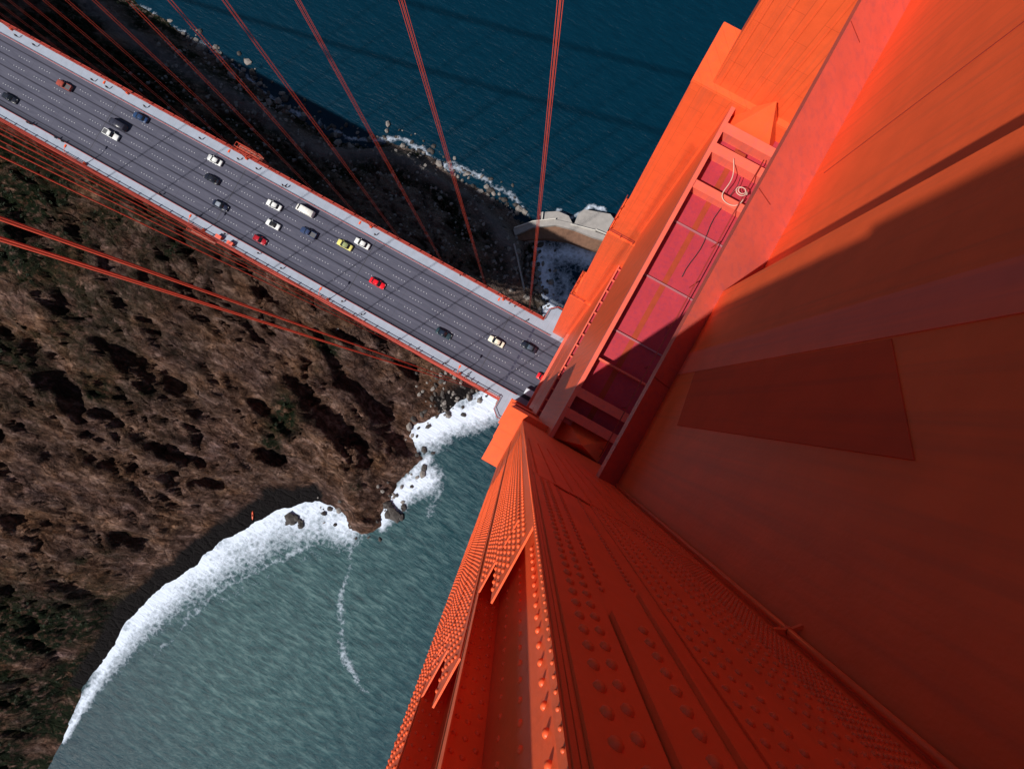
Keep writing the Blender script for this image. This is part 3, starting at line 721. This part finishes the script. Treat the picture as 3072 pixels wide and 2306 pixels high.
# oil-dark strip in the middle of every lane (six lanes)
lw = (YR1-YR0)/6
ph = mth('DIVIDE', mth('SUBTRACT', sx.outputs['Y'], YR0), lw); fr = mth('FRACT', ph); ds = mth('ABSOLUTE', mth('SUBTRACT', fr, .5))
wob = mth('MULTIPLY', mth('SUBTRACT', noise(.15, 3, ob).outputs['Fac'], .5), .05)
oil = ramp(mth('ADD', ds, wob), [(0,(.30,.30,.34)),(.045,(.34,.34,.38)),(.085,(.92,.92,.95)),(.5,(1,1,1))])
mpn = N('ShaderNodeMapping'); mpn.inputs['Scale'].default_value = (.15,1.5,1); nt.links.new(ob, mpn.inputs['Vector'])
c = ramp(noise(1.0, 6, mpn.outputs['Vector']).outputs['Fac'], [(.3,(.062,.064,.094)),(.7,(.098,.098,.134))]).outputs['Color']
c = mixc(1.0, c, oil.outputs['Color'], 'MULTIPLY')
gut = ramp(mth('SUBTRACT', sx.outputs['Y'], YR0), [(0,(.62,.62,.66)),(.38,(.55,.55,.60)),(.99,(.55,.55,.60))]) 
gt = mth('LESS_THAN', mth('SUBTRACT', sx.outputs['Y'], YR0), 1.25)
c = mixc(mth('MULTIPLY', gt, .65), c, (.030,.032,.050))
pn = mth('GREATER_THAN', mth('FRACT', mth('DIVIDE', sx.outputs['X'], 15.24)), .993)
c = mixc(mth('MULTIPLY', pn, .3), c, (.03,.03,.035))
nt.links.new(c, b.inputs['Base Color']); b.inputs['Roughness'].default_value = .85; b.inputs['Specular IOR Level'].default_value = .3
M_side = mat('pale_sidewalk_concrete', (.29,.33,.41), .85, var=.20, scale=.5)
nt = M_side.node_tree; b = nt.nodes['Principled BSDF']; tc = N('ShaderNodeTexCoord'); sx = N('ShaderNodeSeparateXYZ'); nt.links.new(tc.outputs['Object'], sx.inputs[0])
jn = mth('GREATER_THAN', mth('FRACT', mth('DIVIDE', sx.outputs['X'], 3.81)), .975)
src = b.inputs['Base Color'].links[0].from_socket
nt.links.new(mixc(mth('MULTIPLY', jn, .45), src, (.22,.22,.24)), b.inputs['Base Color'])
def strip(bm, pts0, pts1, thick, dz=0.0):
    "slab between two plan polylines following the deck grade"
    a = [bm.verts.new((x, y, zdeck(x)+dz)) for x, y in pts0]; b_ = [bm.verts.new((x, y, zdeck(x)+dz)) for x, y in pts1]
    c_ = [bm.verts.new((x, y, zdeck(x)+dz-thick)) for x, y in pts0]; d_ = [bm.verts.new((x, y, zdeck(x)+dz-thick)) for x, y in pts1]
    n = len(pts0)
    for i in range(n-1):
        bm.faces.new((a[i], a[i+1], b_[i+1], b_[i])); bm.faces.new((c_[i], d_[i], d_[i+1], c_[i+1]))
        bm.faces.new((a[i], c_[i], c_[i+1], a[i+1])); bm.faces.new((b_[i], b_[i+1], d_[i+1], d_[i]))
    bm.faces.new((a[0], b_[0], d_[0], c_[0])); bm.faces.new((a[-1], c_[-1], d_[-1], b_[-1]))
    bmesh.ops.recalc_face_normals(bm, faces=bm.faces)
bm = bmesh.new(); strip(bm, [(XL,YR0),(0,YR0),(120,YR0)], [(XL,YR1),(0,YR1),(120,YR1)], 1.0)
road = obj('road', bm, M_as); tag(road, kind='structure')
for nm, ya, yb, sgn in (('sidewalk', YS0, YR0-.003, -1), ('sidewalk', YR1+.003, YS1, 1)):
    bm = bmesh.new()
    if sgn < 0: strip(bm, [(XL,ya),(-5.8,ya),(-5.79,-5.1),(-3.9,-6.9),(20,-6.9)], [(XL,yb),(-5.8,yb),(-5.79,yb),(-3.9,yb),(20,yb)], .7, .15)
    else: strip(bm, [(XL,ya),(-5.8,ya),(-5.79,ya),(-3.9,ya),(20,ya)], [(XL,yb),(-5.8,yb),(-5.79,27.9),(-3.9,29.7),(20,29.7)], .7, .15)
    tag(obj(nm, bm, M_side), kind='structure')
# lane dots
M_dot = mat('white_marker', (.55,.56,.60), .6)
bm = bmesh.new()
x = -2.0; 
while x > XL:
    for k in range(1, 6):
        y = YR0+lw*k
        for i in range(5):
            xx = x-i*.95
            z = zdeck(xx)+.012; r = .115
            bm.faces.new([bm.verts.new((xx+r*math.cos(a*PI/3), y+r*math.sin(a*PI/3), z)) for a in range(6)])
    x -= 7.6
mk = obj('lane_dots', bm, M_dot, road)
bm = bmesh.new()
jx = -7.0
for k in range(11):
    y = YR0+.3+k*1.78; box(bm, jx-.30, jx+.30, y, y+1.25, zdeck(jx)+.004, zdeck(jx)+.008)
obj('expansion_joint', bm, mat('dark_joint', (.02,.02,.05), .6), road)
bm = bmesh.new()
for k in range(15, 330, 46): box(bm, -k-.07, -k+.07, YR0+.5, YR1-.5, zdeck(-k)+.004, zdeck(-k)+.008)
obj('joint_line', bm, mat('tar_joint', (.03,.03,.035), .8), road)
# kerb rails
for y, w in ((YR0-.12, 'thin orange kerb rail between road and the sidewalk nearer the camera'), (YR1+.12, 'thin orange kerb rail between road and the sidewalk beyond the traffic')):
    e = empty('kerb_rail', (0, y, 67), w, 'rail')
    bm = bmesh.new(); 
    for hh_ in (.35, .7): bar(bm, (XL,0,zdeck(XL)-67+hh_), (-1.9,0,zdeck(-1.9)-67+hh_), .10)
    obj('rail_tube', bm, M_rail, e)
    bm = bmesh.new(); xx = -3.0
    while xx > XL: box(bm, xx-.06, xx+.06, -.05, .05, zdeck(xx)-67+.15, zdeck(xx)-67+.72); xx -= 3.81
    tag(obj('posts', bm, M_rail, e), kind='stuff')
# outer railings
for sgn, y, lab in ((-1, YS0-.05, 'orange railing along the sidewalk nearer the camera'), (1, YS1+.05, 'orange railing along the sidewalk beyond the traffic')):
    e = empty('sidewalk_railing', (0, y, 67), lab, 'railing')
    off = [(XL,0),(-5.85,0),(-5.85,sgn*3.75),(-3.9,sgn*5.4),(12,sgn*5.4)]
    bm = bmesh.new()
    for (xa_,ya_),(xb_,yb_) in zip(off, off[1:]):
        for hh_, ww in ((1.30,.14),(.30,.08)):
            bar(bm, (xa_,ya_,zdeck(xa_)-67+hh_), (xb_,yb_,zdeck(xb_)-67+hh_), ww)
        L = math.hypot(xb_-xa_, yb_-ya_); n = int(L/.35)
        for k in range(n):
            t = k/n; xx = xa_+(xb_-xa_)*t; yy = ya_+(yb_-ya_)*t; z = zdeck(xx)-67
            box(bm, xx-.02, xx+.02, yy-.02, yy+.02, z+.31, z+1.26)
    obj('rail_panel', bm, M_rail, e)
    p0 = None
    for k in range(90):
        xx = -6.5-3.81*k
        if p0 is None:
            bm = bmesh.new(); box(bm, -.11, .11, -.11, .11, .14, 1.45); box(bm, -.15, .15, -.15, .15, 1.45, 1.50); p = p0 = obj('post', bm, M_rail, e)
        else:
            p = p0.copy(); C.objects.link(p); p.parent = e
        p.location = (xx, 0, zdeck(xx)-67)
# stiffening trusses
YH0, YH1 = -2.05, 25.15
for y, lab in ((YH0, 'dark red stiffening truss under the deck edge nearer the camera'), (YH1, 'dark red stiffening truss under the far deck edge')):
    e = empty('stiffening_truss', (0, y, 60), lab, 'truss')
    zz = lambda x: zdeck(x)-60
    bm = bmesh.new(); bar(bm, (XL,0,zz(XL)-.9), (-1.9,0,zz(-1.9)-.9), .75, .9); obj('top_chord', bm, M_rail, e)
    bm = bmesh.new(); bar(bm, (XL,0,zz(XL)-8.5), (-1.9,0,zz(-1.9)-8.5), .75, .9); obj('bottom_chord', bm, M_dkred, e)
    bm = bmesh.new(); k = 0; xx = -3.0
    while xx > XL+8:
        bar(bm, (xx,0,zz(xx)-.9), (xx,0,zz(xx)-8.5), .45)
        bar(bm, (xx,0,zz(xx)-(.9 if k%2 else 8.5)), (xx-7.62,0,zz(xx)-(8.5 if k%2 else .9)), .5)
        xx -= 7.62; k += 1
    obj('web', bm, M_dkred, e)
bm = bmesh.new(); xx = -3.0
while xx > XL+8:
    z = zdeck(xx)-1.05; box(bm, xx-.3, xx+.3, YH0+.4, YH1-.4, z-1.6, z); xx -= 7.62
o = obj('floor_beams', bm, M_or, road)

# ------------------------------------------------------------------ main cables and suspenders
def cab_z(x): return zd(-2.6) + .455*x + .00025*x*x
ordn = ['first','second','third','fourth','fifth','sixth','seventh','eighth','ninth','tenth','eleventh','twelfth','thirteenth','fourteenth']
for y, side in ((YH0, 'near'), (YH1, 'far')):
    bm = bmesh.new(); pts = [(x, 0, cab_z(x)) for x in ([-40, -80, -120, -160, -200, -240, -280, -310])] if side == 'near' else [(x, 0, cab_z(x)) for x in (6, 0, -40, -80, -120, -160, -200, -240, -280, -310)]
    tube(bm, pts, .46, 14); o = obj('main_cable', bm, M_rope); o.location.y = y
    tag(o, 'thick main suspension cable above the %s edge of the deck' % ('near' if side == 'near' else 'far'), 'cable')
protos = {}
for y, side in ((YH1, 'far'), (YH0, 'near')):
    for k in range(13 if side == 'far' else 10):
        x = -10.9-14.75*k
        yy_ = y if side == 'far' or k == 0 else -1.50
        e = empty('suspender_cable', (x, yy_, zdeck(x)-.9), '', 'cable', 'suspender cables on the %s side of the deck' % side)
        where = ('above the far sidewalk' if side == 'far' else 'beside the near sidewalk')
        e['label'] = ('%s orange suspender cable from the tower %s' % (ordn[k], where)) if k < 14 else 'distant orange suspender cable %s, past the fourteenth from the tower' % where
        top_ = cab_z(x)-zdeck(x)+.9
        bm = bmesh.new()
        for dx in (-.13, .13):
            for dy in (-.20, .20): tube(bm, [(dx, dy, .2), (dx, dy, top_)], .028, 6)
        obj('rope', bm, M_rope, e)
        bm = bmesh.new(); box(bm, -.35, .35, -.42, .42, -.45, .55); z = 14
        obj('clamp', bm, M_dkred, e)

# ------------------------------------------------------------------ street lamps
def lamp_proto():
    e = empty('street_lamp', (0,0,0), '', 'street lamp', 'street lamps along the sidewalks')
    bm = bmesh.new(); tube(bm, [(0,0,.15),(0,0,7.6)], [.13,.08], 10); tube(bm, [(0,0,7.6),(0,.5,8.1),(0,1.6,8.35)], .06, 8); obj('lamp_post', bm, M_or, e)
    bm = bmesh.new(); box(bm, -.28, .28, -.28, .28, .15, .9); obj('base', bm, M_or, e)
    bm = bmesh.new(); box(bm, -.24, .24, 1.3, 2.2, 8.2, 8.42); box(bm, -.17, .17, 1.4, 2.1, 8.42, 8.5); h = obj('lamp_head', bm, M_or, e)
    bm = bmesh.new(); box(bm, -.17, .17, 1.4, 2.1, 8.13, 8.199); obj('lens', bm, mat('lamp_lens', (.6,.55,.4), .3), h)
    return e
lp = None
lamps = [(2,70,1),(364,270,1),(730,472,1),(1108,683,1),(1505,906,1),(248,460,-1),(610,673,-1),(988,885,-1),(1385,1112,-1)]
for i, (px, py, s_) in enumerate(lamps):
    e = lamp_proto() if lp is None else copy_tree(lp)
    if lp is None: lp = e
    q = W(px, py, 67); y = YS1-.35 if s_ > 0 else YS0+.35
    e.location = (q.x, y, zdeck(q.x)); e.rotation_euler = (0,0, PI if s_ > 0 else 0)
    n_from = {1: [4,3,2,1,0], -1: [8,7,6,5]}[s_].index(i)
    e['label'] = '%s orange street lamp from the tower on the %s sidewalk' % (ordn[n_from], 'far' if s_ > 0 else 'near')

# ------------------------------------------------------------------ maintenance travellers hung outside the rails
def traveller(px, py, s_, lab, L=8.5):
    q = W(px, py, 67); e = empty('maintenance_scaffold', (q.x, (YS1+1.9) if s_ > 0 else (YS0-1.5), zdeck(q.x)-1.0), lab, 'scaffold', rz=0)
    bm = bmesh.new(); w = 1.3 if s_ > 0 else .9
    for yy in (-w/2, w/2):
        for z in (0, 1.2, 2.2):
            bar(bm, (-L/2,yy,z), (L/2,yy,z), .12)
        for k in range(9):
            x = -L/2+k*L/8; bar(bm, (x,yy,0), (x,yy,2.2), .09)
            if k < 8: bar(bm, (x,yy,0 if k%2 else 1.2), (x+L/8,yy,1.2 if k%2 else 0), .07)
    for k in range(9):
        x = -L/2+k*L/8; bar(bm, (x,-w/2,2.2), (x,w/2,2.2), .09); bar(bm, (x,-w/2,0), (x,w/2,0), .09)
    obj('frame', bm, M_rope, e)
    bm = bmesh.new(); box(bm, -L/2, L/2, -w/2+.07, w/2-.07, .07, .12); obj('platform', bm, mat('scaffold_board', (.35,.12,.09), .8), e)
traveller(735, 452, 1, 'red lattice maintenance scaffold hung outside the far railing')
traveller(598, 692, -1, 'dark red maintenance scaffold hung outside the near railing')
for px, py, lab in ((653,706,'red equipment box on the near sidewalk by the scaffold'), (689,724,'larger red equipment box on the near sidewalk, nearer the tower')):
    q = W(px, py, 67); e = empty('equipment_box', (q.x, YS0+.75, zdeck(q.x)+.15), lab, 'box')
    bm = bmesh.new(); box(bm, -.9, .9, -.5, .5, .1, 1.2); box(bm,-.8,.8,-.4,.4,0,.1); obj('case', bm, M_rope, e)
    bm = bmesh.new(); box(bm, -.95, .95, -.55, .55, 1.203, 1.3); bar(bm, (-.3,0,1.33), (.3,0,1.33), .06); obj('lid', bm, M_led, e)

# ------------------------------------------------------------------ cars
M_glass = mat('dark_car_glass', (.010,.013,.018), .12, var=0, spec=.6); M_tyre = mat('tyre_rubber', (.02,.02,.02), .8); M_rim = mat('wheel_rim', (.4,.4,.42), .35, metal=.8)
M_head = mat('headlight_glass', (.7,.7,.68), .2); M_tail = mat('tail_light', (.35,.01,.01), .3); M_bump = mat('car_bumper', (.10,.10,.11), .5)
paints = {}
def cpaint(rgb):
    if rgb not in paints: paints[rgb] = mat('car_paint_%d' % len(paints), rgb, .3, var=.02, spec=.6)
    return paints[rgb]
def loft(bm, st, mi=0, cap=True):
    "st: list of (x, half_width_bottom, half_width_top, z_bottom, z_top)"
    rings = []
    for x, wb, wt, z0, z1 in st:
        zm = z0+(z1-z0)*.55; wm = max(wb, wt)
        pr = [(-wb*.96,z0),(-wm,z0+(z1-z0)*.18),(-wm*1.0,zm),(-wt,z1-.05*(z1-z0)-.02),(-wt*.86,z1),(0,z1+.02),(wt*.86,z1),(wt,z1-.05*(z1-z0)-.02),(wm,zm),(wm,z0+(z1-z0)*.18),(wb*.96,z0)]
        rings.append([bm.verts.new((x, y, z)) for y, z in pr])
    n = len(rings[0])
    for a, b_ in zip(rings, rings[1:]):
        for k in range(n):
            f = bm.faces.new((a[k], a[(k+1)%n], b_[(k+1)%n], b_[k])); f.smooth = True; f.material_index = mi
    if cap: bm.faces.new(rings[0]); bm.faces.new(rings[-1][::-1])
    bmesh.ops.recalc_face_normals(bm, faces=bm.faces)
def make_car(kind, rgb, label, px, py, head, roof=None, x_over=None):
    q = W(px, py, 67.7); z = zdeck(q.x)
    y = q.y
    e = empty({'pickup':'pickup_truck','van':'van'}.get(kind, 'car'), (q.x, y, z+.002), label, {'pickup':'pickup truck','van':'van'}.get(kind, 'car'), 'vehicles driving on the bridge', rz=0 if head > 0 else PI)
    cp = cpaint(rgb); L = {'sedan':4.9,'small':4.2,'van':5.9,'pickup':5.2,'open':4.5}[kind]; h = L/2; w = .92 if kind != 'van' else 1.0
    bm = bmesh.new()
    if kind == 'van':
        loft(bm, [(-h,.9,.82,.45,1.7),(-h+.15,w,.9,.35,2.05),(h-1.5,w,.9,.35,2.08),(h-.8,w,.86,.35,1.55),(h-.15,.95,.8,.38,1.15),(h,.85,.7,.45,.95)])
    elif kind == 'pickup':
        loft(bm, [(-h,.88,.84,.45,1.0),(-h+.1,w,.9,.38,1.05),(-h+2.0,w,.9,.36,1.05),(.1,w,.88,.34,1.08),(h-1.4,w,.86,.34,1.05),(h-.2,.9,.8,.38,.92),(h,.82,.7,.45,.8)])
    else:
        loft(bm, [(-h,.80,.70,.45,.82),(-h+.18,.9,.82,.33,.92),(-h+1.0,w,.86,.30,.97),(0,w,.88,.28,.98),(h-1.3,w,.86,.30,.95),(h-.25,.9,.78,.34,.80),(h,.78,.62,.42,.68)])
    body = obj('body', bm, cp, e)
    # greenhouse
    if kind in ('sedan','small'):
        a0, a1, b0, b1 = -h+.75, -h+1.25, h-2.05, h-1.25
        if kind == 'small': a0, a1 = -h+.25, -h+.6
        bm = bmesh.new(); loft(bm, [(a0,.70,.66,.93,1.0),(a1,.80,.60,.92,1.36),(b0,.82,.62,.92,1.40),(b1,.76,.68,.92,.98)]); obj('windows', bm, M_glass, e)
        bm = bmesh.new(); loft(bm, [(a1+.02,.61,.58,1.34,1.41),(0,.66,.62,1.37,1.45),(b0-.02,.63,.60,1.36,1.43)]); obj('roof', bm, cpaint(roof) if roof else cp, e)
        bm = bmesh.new()
        for s_ in (-1, 1):
            for x in ((a1+b0)/2,): bar(bm, (x,s_*.85,.97), (x,s_*.64,1.38), .07)
        obj('door_pillar', bm, cp, e)
    elif kind == 'open':
        bm = bmesh.new(); loft(bm, [(-h+1.0,.68,.62,.93,1.02),(-h+1.5,.76,.66,.92,1.25),(.35,.76,.62,.92,1.28),(1.0,.72,.66,.92,1.0)]); obj('canvas_top', bm, cpaint((.02,.02,.022)), e)
        bm = bmesh.new(); loft(bm, [(.37,.74,.60,.95,1.27),(1.02,.74,.68,.93,1.0)]); obj('windscreen', bm, M_glass, e)
    elif kind == 'pickup':
        bm = bmesh.new(); loft(bm, [(-.55,.78,.66,1.02,1.62),(.55,.80,.68,1.02,1.66),(1.15,.78,.70,1.02,1.10)]); obj('windows', bm, M_glass, e)
        bm = bmesh.new(); loft(bm, [(-.58,.68,.62,1.60,1.68),(.52,.70,.64,1.62,1.72)]); obj('roof', bm, cpaint(roof) if roof else cp, e)
        bm = bmesh.new(); box(bm, -h+.15, -.75, -.74, .74, 1.062, 1.075); obj('bed', bm, M_bump, e)
        bm = bmesh.new()
        for s_ in (-1,1): box(bm, -h+.1, -.7, s_*.82-.07, s_*.82+.07, 1.05, 1.16)
        box(bm, -h+.03, -h+.12, -.8, .8, 1.05, 1.15); obj('bed_rail', bm, cp, e)
    else:
        bm = bmesh.new(); poly(bm, [(h-1.48,-.86,2.05),(h-.84,-.84,1.60),(h-.84,.84,1.60),(h-1.48,.86,2.05)]); 
        for v in bm.verts: v.co += Vector((.04,0,.06))
        obj('windscreen', bm, M_glass, e)
        bm = bmesh.new()
        for s_ in (-1,1): box(bm, -h+.4, h-1.55, s_*.955-.01, s_*.955+.01, 1.35, 1.85)
        obj('windows', bm, M_glass, e)
        bm = bmesh.new()
        for k in range(4): box(bm, -h+.6+k*.9, -h+.66+k*.9, -.7, .7, 2.09, 2.12)
        obj('roof_ribs', bm, cp, e)
    wp0 = None
    for sx_ in (-h+.95, h-.9):
        for s_ in (-1, 1):
            bm = bmesh.new(); tube(bm, [(0,-.11,0),(0,.11,0)], .33, 16); wh = obj('wheel', bm, M_tyre, e); wh.location = (sx_, s_*(w-.10), .33)
            bm = bmesh.new(); tube(bm, [(0,-.115,0),(0,.115,0)], .2, 12); obj('rim', bm, M_rim, wh)
    for s_ in (-1, 1):
        bm = bmesh.new(); box(bm, h-.10, h+.015, s_*.6-.14, s_*.6+.14, .58, .70); obj('headlight', bm, M_head, e)
        bm = bmesh.new(); box(bm, -h-.015, -h+.08, s_*.6-.14, s_*.6+.14, .62, .76); obj('tail_light', bm, M_tail, e)
        bm = bmesh.new(); box(bm, h-1.75, h-1.6, s_*(w+.09)-.09, s_*(w+.09)+.09, .95, 1.07); obj('mirror', bm, cp, e)
    bm = bmesh.new(); box(bm, h-.02, h+.07, -.78, .78, .38, .54); obj('bumper', bm, M_bump, e)
    bm = bmesh.new(); box(bm, -h-.07, -h+.02, -.80, .80, .40, .56); obj('bumper', bm, M_bump, e)
    return e
WH = (.78,.79,.78); CR = (.80,.76,.62)
cars = [
 ('pickup',(.32,.06,.04),'rust red pickup truck with dark bed, farthest vehicle at the left',166,238,-1,None),
 ('van',(.035,.035,.055),'dark grey van beside the white pickup truck',334,360,-1,None),
 ('pickup',WH,'white pickup truck with black windscreen next to a dark van',312,390,1,None),
 ('sedan',(.02,.05,.13),'blue car close to the far kerb, ahead of the white pickup truck',402,338,-1,None),
 ('sedan',WH,'white saloon car near the red lattice scaffold',632,471,-1,None),
 ('sedan',(.012,.014,.025),'black saloon car between the white saloon and a dark car with pale roof',623,528,-1,None),
 ('sedan',(.015,.02,.045),'dark blue car with pale grey roof in a lane near the closer sidewalk',650,609,1,(.25,.28,.34)),
 ('sedan',WH,'white saloon car just left of the long white van',814,609,-1,None),
 ('van',(.82,.80,.76),'long cream white van beside the far kerb',910,627,-1,None),
 ('open',WH,'white car with black soft top',811,668,-1,None),
 ('pickup',(.03,.05,.12),'dark blue pickup truck behind the yellow car',920,694,-1,(.035,.055,.13)),
 ('small',(.38,.01,.02),'dark crimson hatchback closest to the near sidewalk',771,714,1,None),
 ('sedan',(.72,.66,.20),'pale yellow saloon car beside a white car',1030,731,-1,(.30,.34,.16)),
 ('sedan',WH,'white saloon car right of the yellow car',1083,727,-1,None),
 ('sedan',(.75,.008,.02),'bright red car alone in the middle of the road',1129,847,1,None),
 ('sedan',(.02,.045,.06),'dark teal car with pale windows in the near lanes',1330,1000,1,(.012,.02,.04)),
 ('sedan',CR,'cream white saloon car approaching the tower joint',1489,1024,-1,None),
 ('sedan',(.012,.015,.03),'black car next to the dark expansion joint',1587,1041,-1,(.06,.09,.13)),
 ('sedan',(.75,.008,.02),'red car half hidden under the tower portal',1634,1136,1,None),
 ('van',(.62,.66,.74),'white van entering under the tower portal at the near kerb',1602,1186,1,None),
 ('sedan',(.012,.014,.025),'black car cut off by the left edge of the picture',-4,275,1,None)]
for c_ in cars: make_car(c_[0], c_[1], c_[2], c_[3], c_[4], c_[5], c_[6])

# ------------------------------------------------------------------ pedestrians
def skinned(name, verts, edges, radii, m, parent=None, sub=1):
    me = bpy.data.meshes.new(name); me.from_pydata(verts, edges, []); o = bpy.data.objects.new(name, me); C.objects.link(o)
    o.modifiers.new('skin', 'SKIN'); 
    for i, r in enumerate(radii): me.skin_vertices[0].data[i].radius = (r, r)
    me.skin_vertices[0].data[0].use_root = True
    if sub: s_ = o.modifiers.new('sub', 'SUBSURF'); s_.levels = s_.render_levels = sub
    dg = bpy.context.evaluated_depsgraph_get(); me2 = bpy.data.meshes.new_from_object(o.evaluated_get(dg)); me2.name = name
    C.objects.unlink(o); bpy.data.objects.remove(o)
    me2.materials.clear(); me2.materials.append(m); me2.shade_smooth()
    o2 = bpy.data.objects.new(name, me2); C.objects.link(o2)
    if parent: o2.parent = parent
    return o2
M_skin = mat('skin', (.45,.26,.18), .6); M_hair = mat('dark_hair', (.02,.015,.012), .7); M_jean = mat('dark_trousers', (.02,.022,.035), .9)
def make_person():
    e = empty('person', (0,0,0), '', 'person', 'pedestrians on the sidewalks')
    v = [(0,0,.95),(0,0,1.15),(0,0,1.38),(0,0,1.50),(.01,0,1.60),(.02,0,1.72),
         (0,.17,1.40),(-.10,.22,1.15),(.08,.24,.92),(.14,.24,.84), (0,-.17,1.40),(.08,-.22,1.15),(-.02,-.24,.92),(-.02,-.24,.83),
         (0,.09,.90),(.16,.10,.50),(.12,.10,.08),(.26,.11,.04), (0,-.09,.90),(-.06,-.10,.50),(-.28,-.10,.12),(-.16,-.11,.05)]
    ed = [(0,1),(1,2),(2,3),(3,4),(4,5),(2,6),(6,7),(7,8),(8,9),(2,10),(10,11),(11,12),(12,13),(0,14),(14,15),(15,16),(16,17),(0,18),(18,19),(19,20),(20,21)]
    r = [.13,.12,.14,.06,.09,.08,.06,.045,.035,.03,.06,.045,.035,.03,.085,.06,.045,.035,.085,.06,.045,.035]
    skinned('body', v, ed, r, M_skin, e)
    skinned('shirt', [(0,0,.92),(0,0,1.15),(0,0,1.40),(0,.18,1.41),(-.08,.225,1.20),(0,-.18,1.41),(.07,-.225,1.20)], [(0,1),(1,2),(2,3),(3,4),(2,5),(5,6)], [.155,.145,.165,.085,.065,.085,.065], M_jean, e)
    skinned('trousers', [(0,0,.95),(0,.09,.88),(.16,.10,.50),(.12,.10,.13),(0,-.09,.88),(-.06,-.10,.50),(-.27,-.10,.17)], [(0,1),(1,2),(2,3),(0,4),(4,5),(5,6)], [.15,.105,.08,.065,.105,.08,.065], M_jean, e)
    skinned('hair', [(-.02,0,1.66),(-.01,0,1.74)], [(0,1)], [.10,.085], M_hair, e)
    return e
shirts = {k: mat('shirt_'+k, c_, .9) for k, c_ in dict(black=(.015,.015,.02), navy=(.02,.03,.08), white=(.8,.8,.78), grey=(.12,.12,.14)).items()}
far_p = [(16,84,'black'),(72,113,'navy'),(253,222,'black'),(299,245,'black'),(416,305,'black'),(587,404,'navy'),(704,468,'black'),(761,498,'grey'),(841,549,'black'),(850,553,'black'),(1122,700,'black'),(1378,824,'white'),(1526,909,'white'),(1542,918,'white'),(1578,962,'grey')]
near_p = [(64,356,'black'),(55,352,'black'),(142,399,'navy'),(163,410,'black'),(464,572,'black'),(578,640,'navy'),(665,696,'black'),(767,755,'black'),(837,801,'grey'),(1023,902,'black'),(1082,942,'navy'),(1335,1089,'grey'),(1404,1121,'black'),(1396,1134,'white'),(1410,1144,'white'),(1245,1050,'white')]
pp = None
for lst, side in ((far_p, 'far'), (near_p, 'near')):
    lst = sorted(lst, key=lambda t: -t[0])
    for i, (px, py, sh) in enumerate(lst):
        e = make_person() if pp is None else copy_tree(pp)
        if pp is None: pp = e
        q = W(px, py, 68); e.location = (q.x, min(max(q.y, YS0+.3), YS1-.3), zdeck(q.x)+.155)
        e.rotation_euler = (0,0, random.choice((0,PI))+random.uniform(-.3,.3))
        for ch in e.children:
            if ch.name.startswith('shirt'):
                ch.material_slots[0].link = 'OBJECT'; ch.material_slots[0].material = shirts[sh]
        w_ = {'black':'black','navy':'navy blue','white':'white','grey':'grey'}[sh]
        o_ = ['nearest the tower','second from the tower','third from the tower','fourth from the tower','fifth from the tower','sixth from the tower','seventh from the tower','eighth from the tower','ninth from the tower','tenth from the tower','eleventh from the tower','twelfth from the tower','thirteenth from the tower','fourteenth from the tower','fifteenth from the tower','sixteenth from the tower'][i]
        e['label'] = 'person in a %s top walking on the %s sidewalk, %s' % (w_, side, o_)
# red figures / kayak on the dark beach
q = P(546, 1112, 1.0)
e = empty('kayak', (q.x, q.y, Hat(q.x, q.y)+.25), 'small orange kayak lying on the black beach', 'kayak', rz=2.1)
bm = bmesh.new(); loft(bm, [(-1.9,.04,.03,0,.2),(-1.2,.26,.24,-.15,.24),(0,.36,.32,-.2,.26),(1.2,.26,.24,-.15,.24),(1.9,.04,.03,0,.22)]); obj('hull', bm, mat('kayak_orange', (.75,.10,.03), .4), e)
bm = bmesh.new(); tube(bm, [(-.4,0,.27),(.4,0,.27)], .16, 8); obj('cockpit', bm, M_black, e)

# ------------------------------------------------------------------ light
EL = math.radians(52); HX, HY = .455, .890                      # horizontal travel of sunlight
dirv = Vector((HX*math.cos(EL), HY*math.cos(EL), -math.sin(EL))).normalized()
sl = bpy.data.lights.new('sun', 'SUN'); sl.energy = 5.0; sl.angle = math.radians(.8); sl.color = (1, .95, .87)
so = bpy.data.objects.new('sun', sl); C.objects.link(so); so.rotation_euler = dirv.to_track_quat('-Z', 'Y').to_euler(); so.location = (0,0,300)
w = bpy.data.worlds.new('World'); S.world = w; w.use_nodes = True; nt = w.node_tree
sky = nt.nodes.new('ShaderNodeTexSky'); sky.sky_type = 'NISHITA'; sky.sun_disc = False; sky.sun_elevation = EL
sky.sun_rotation = math.atan2(-HX, -HY)
nt.links.new(sky.outputs[0], nt.nodes['Background'].inputs[0]); nt.nodes['Background'].inputs[1].default_value = .050
S.view_settings.view_transform = 'Standard'; S.view_settings.look = 'None'; S.view_settings.exposure = .03
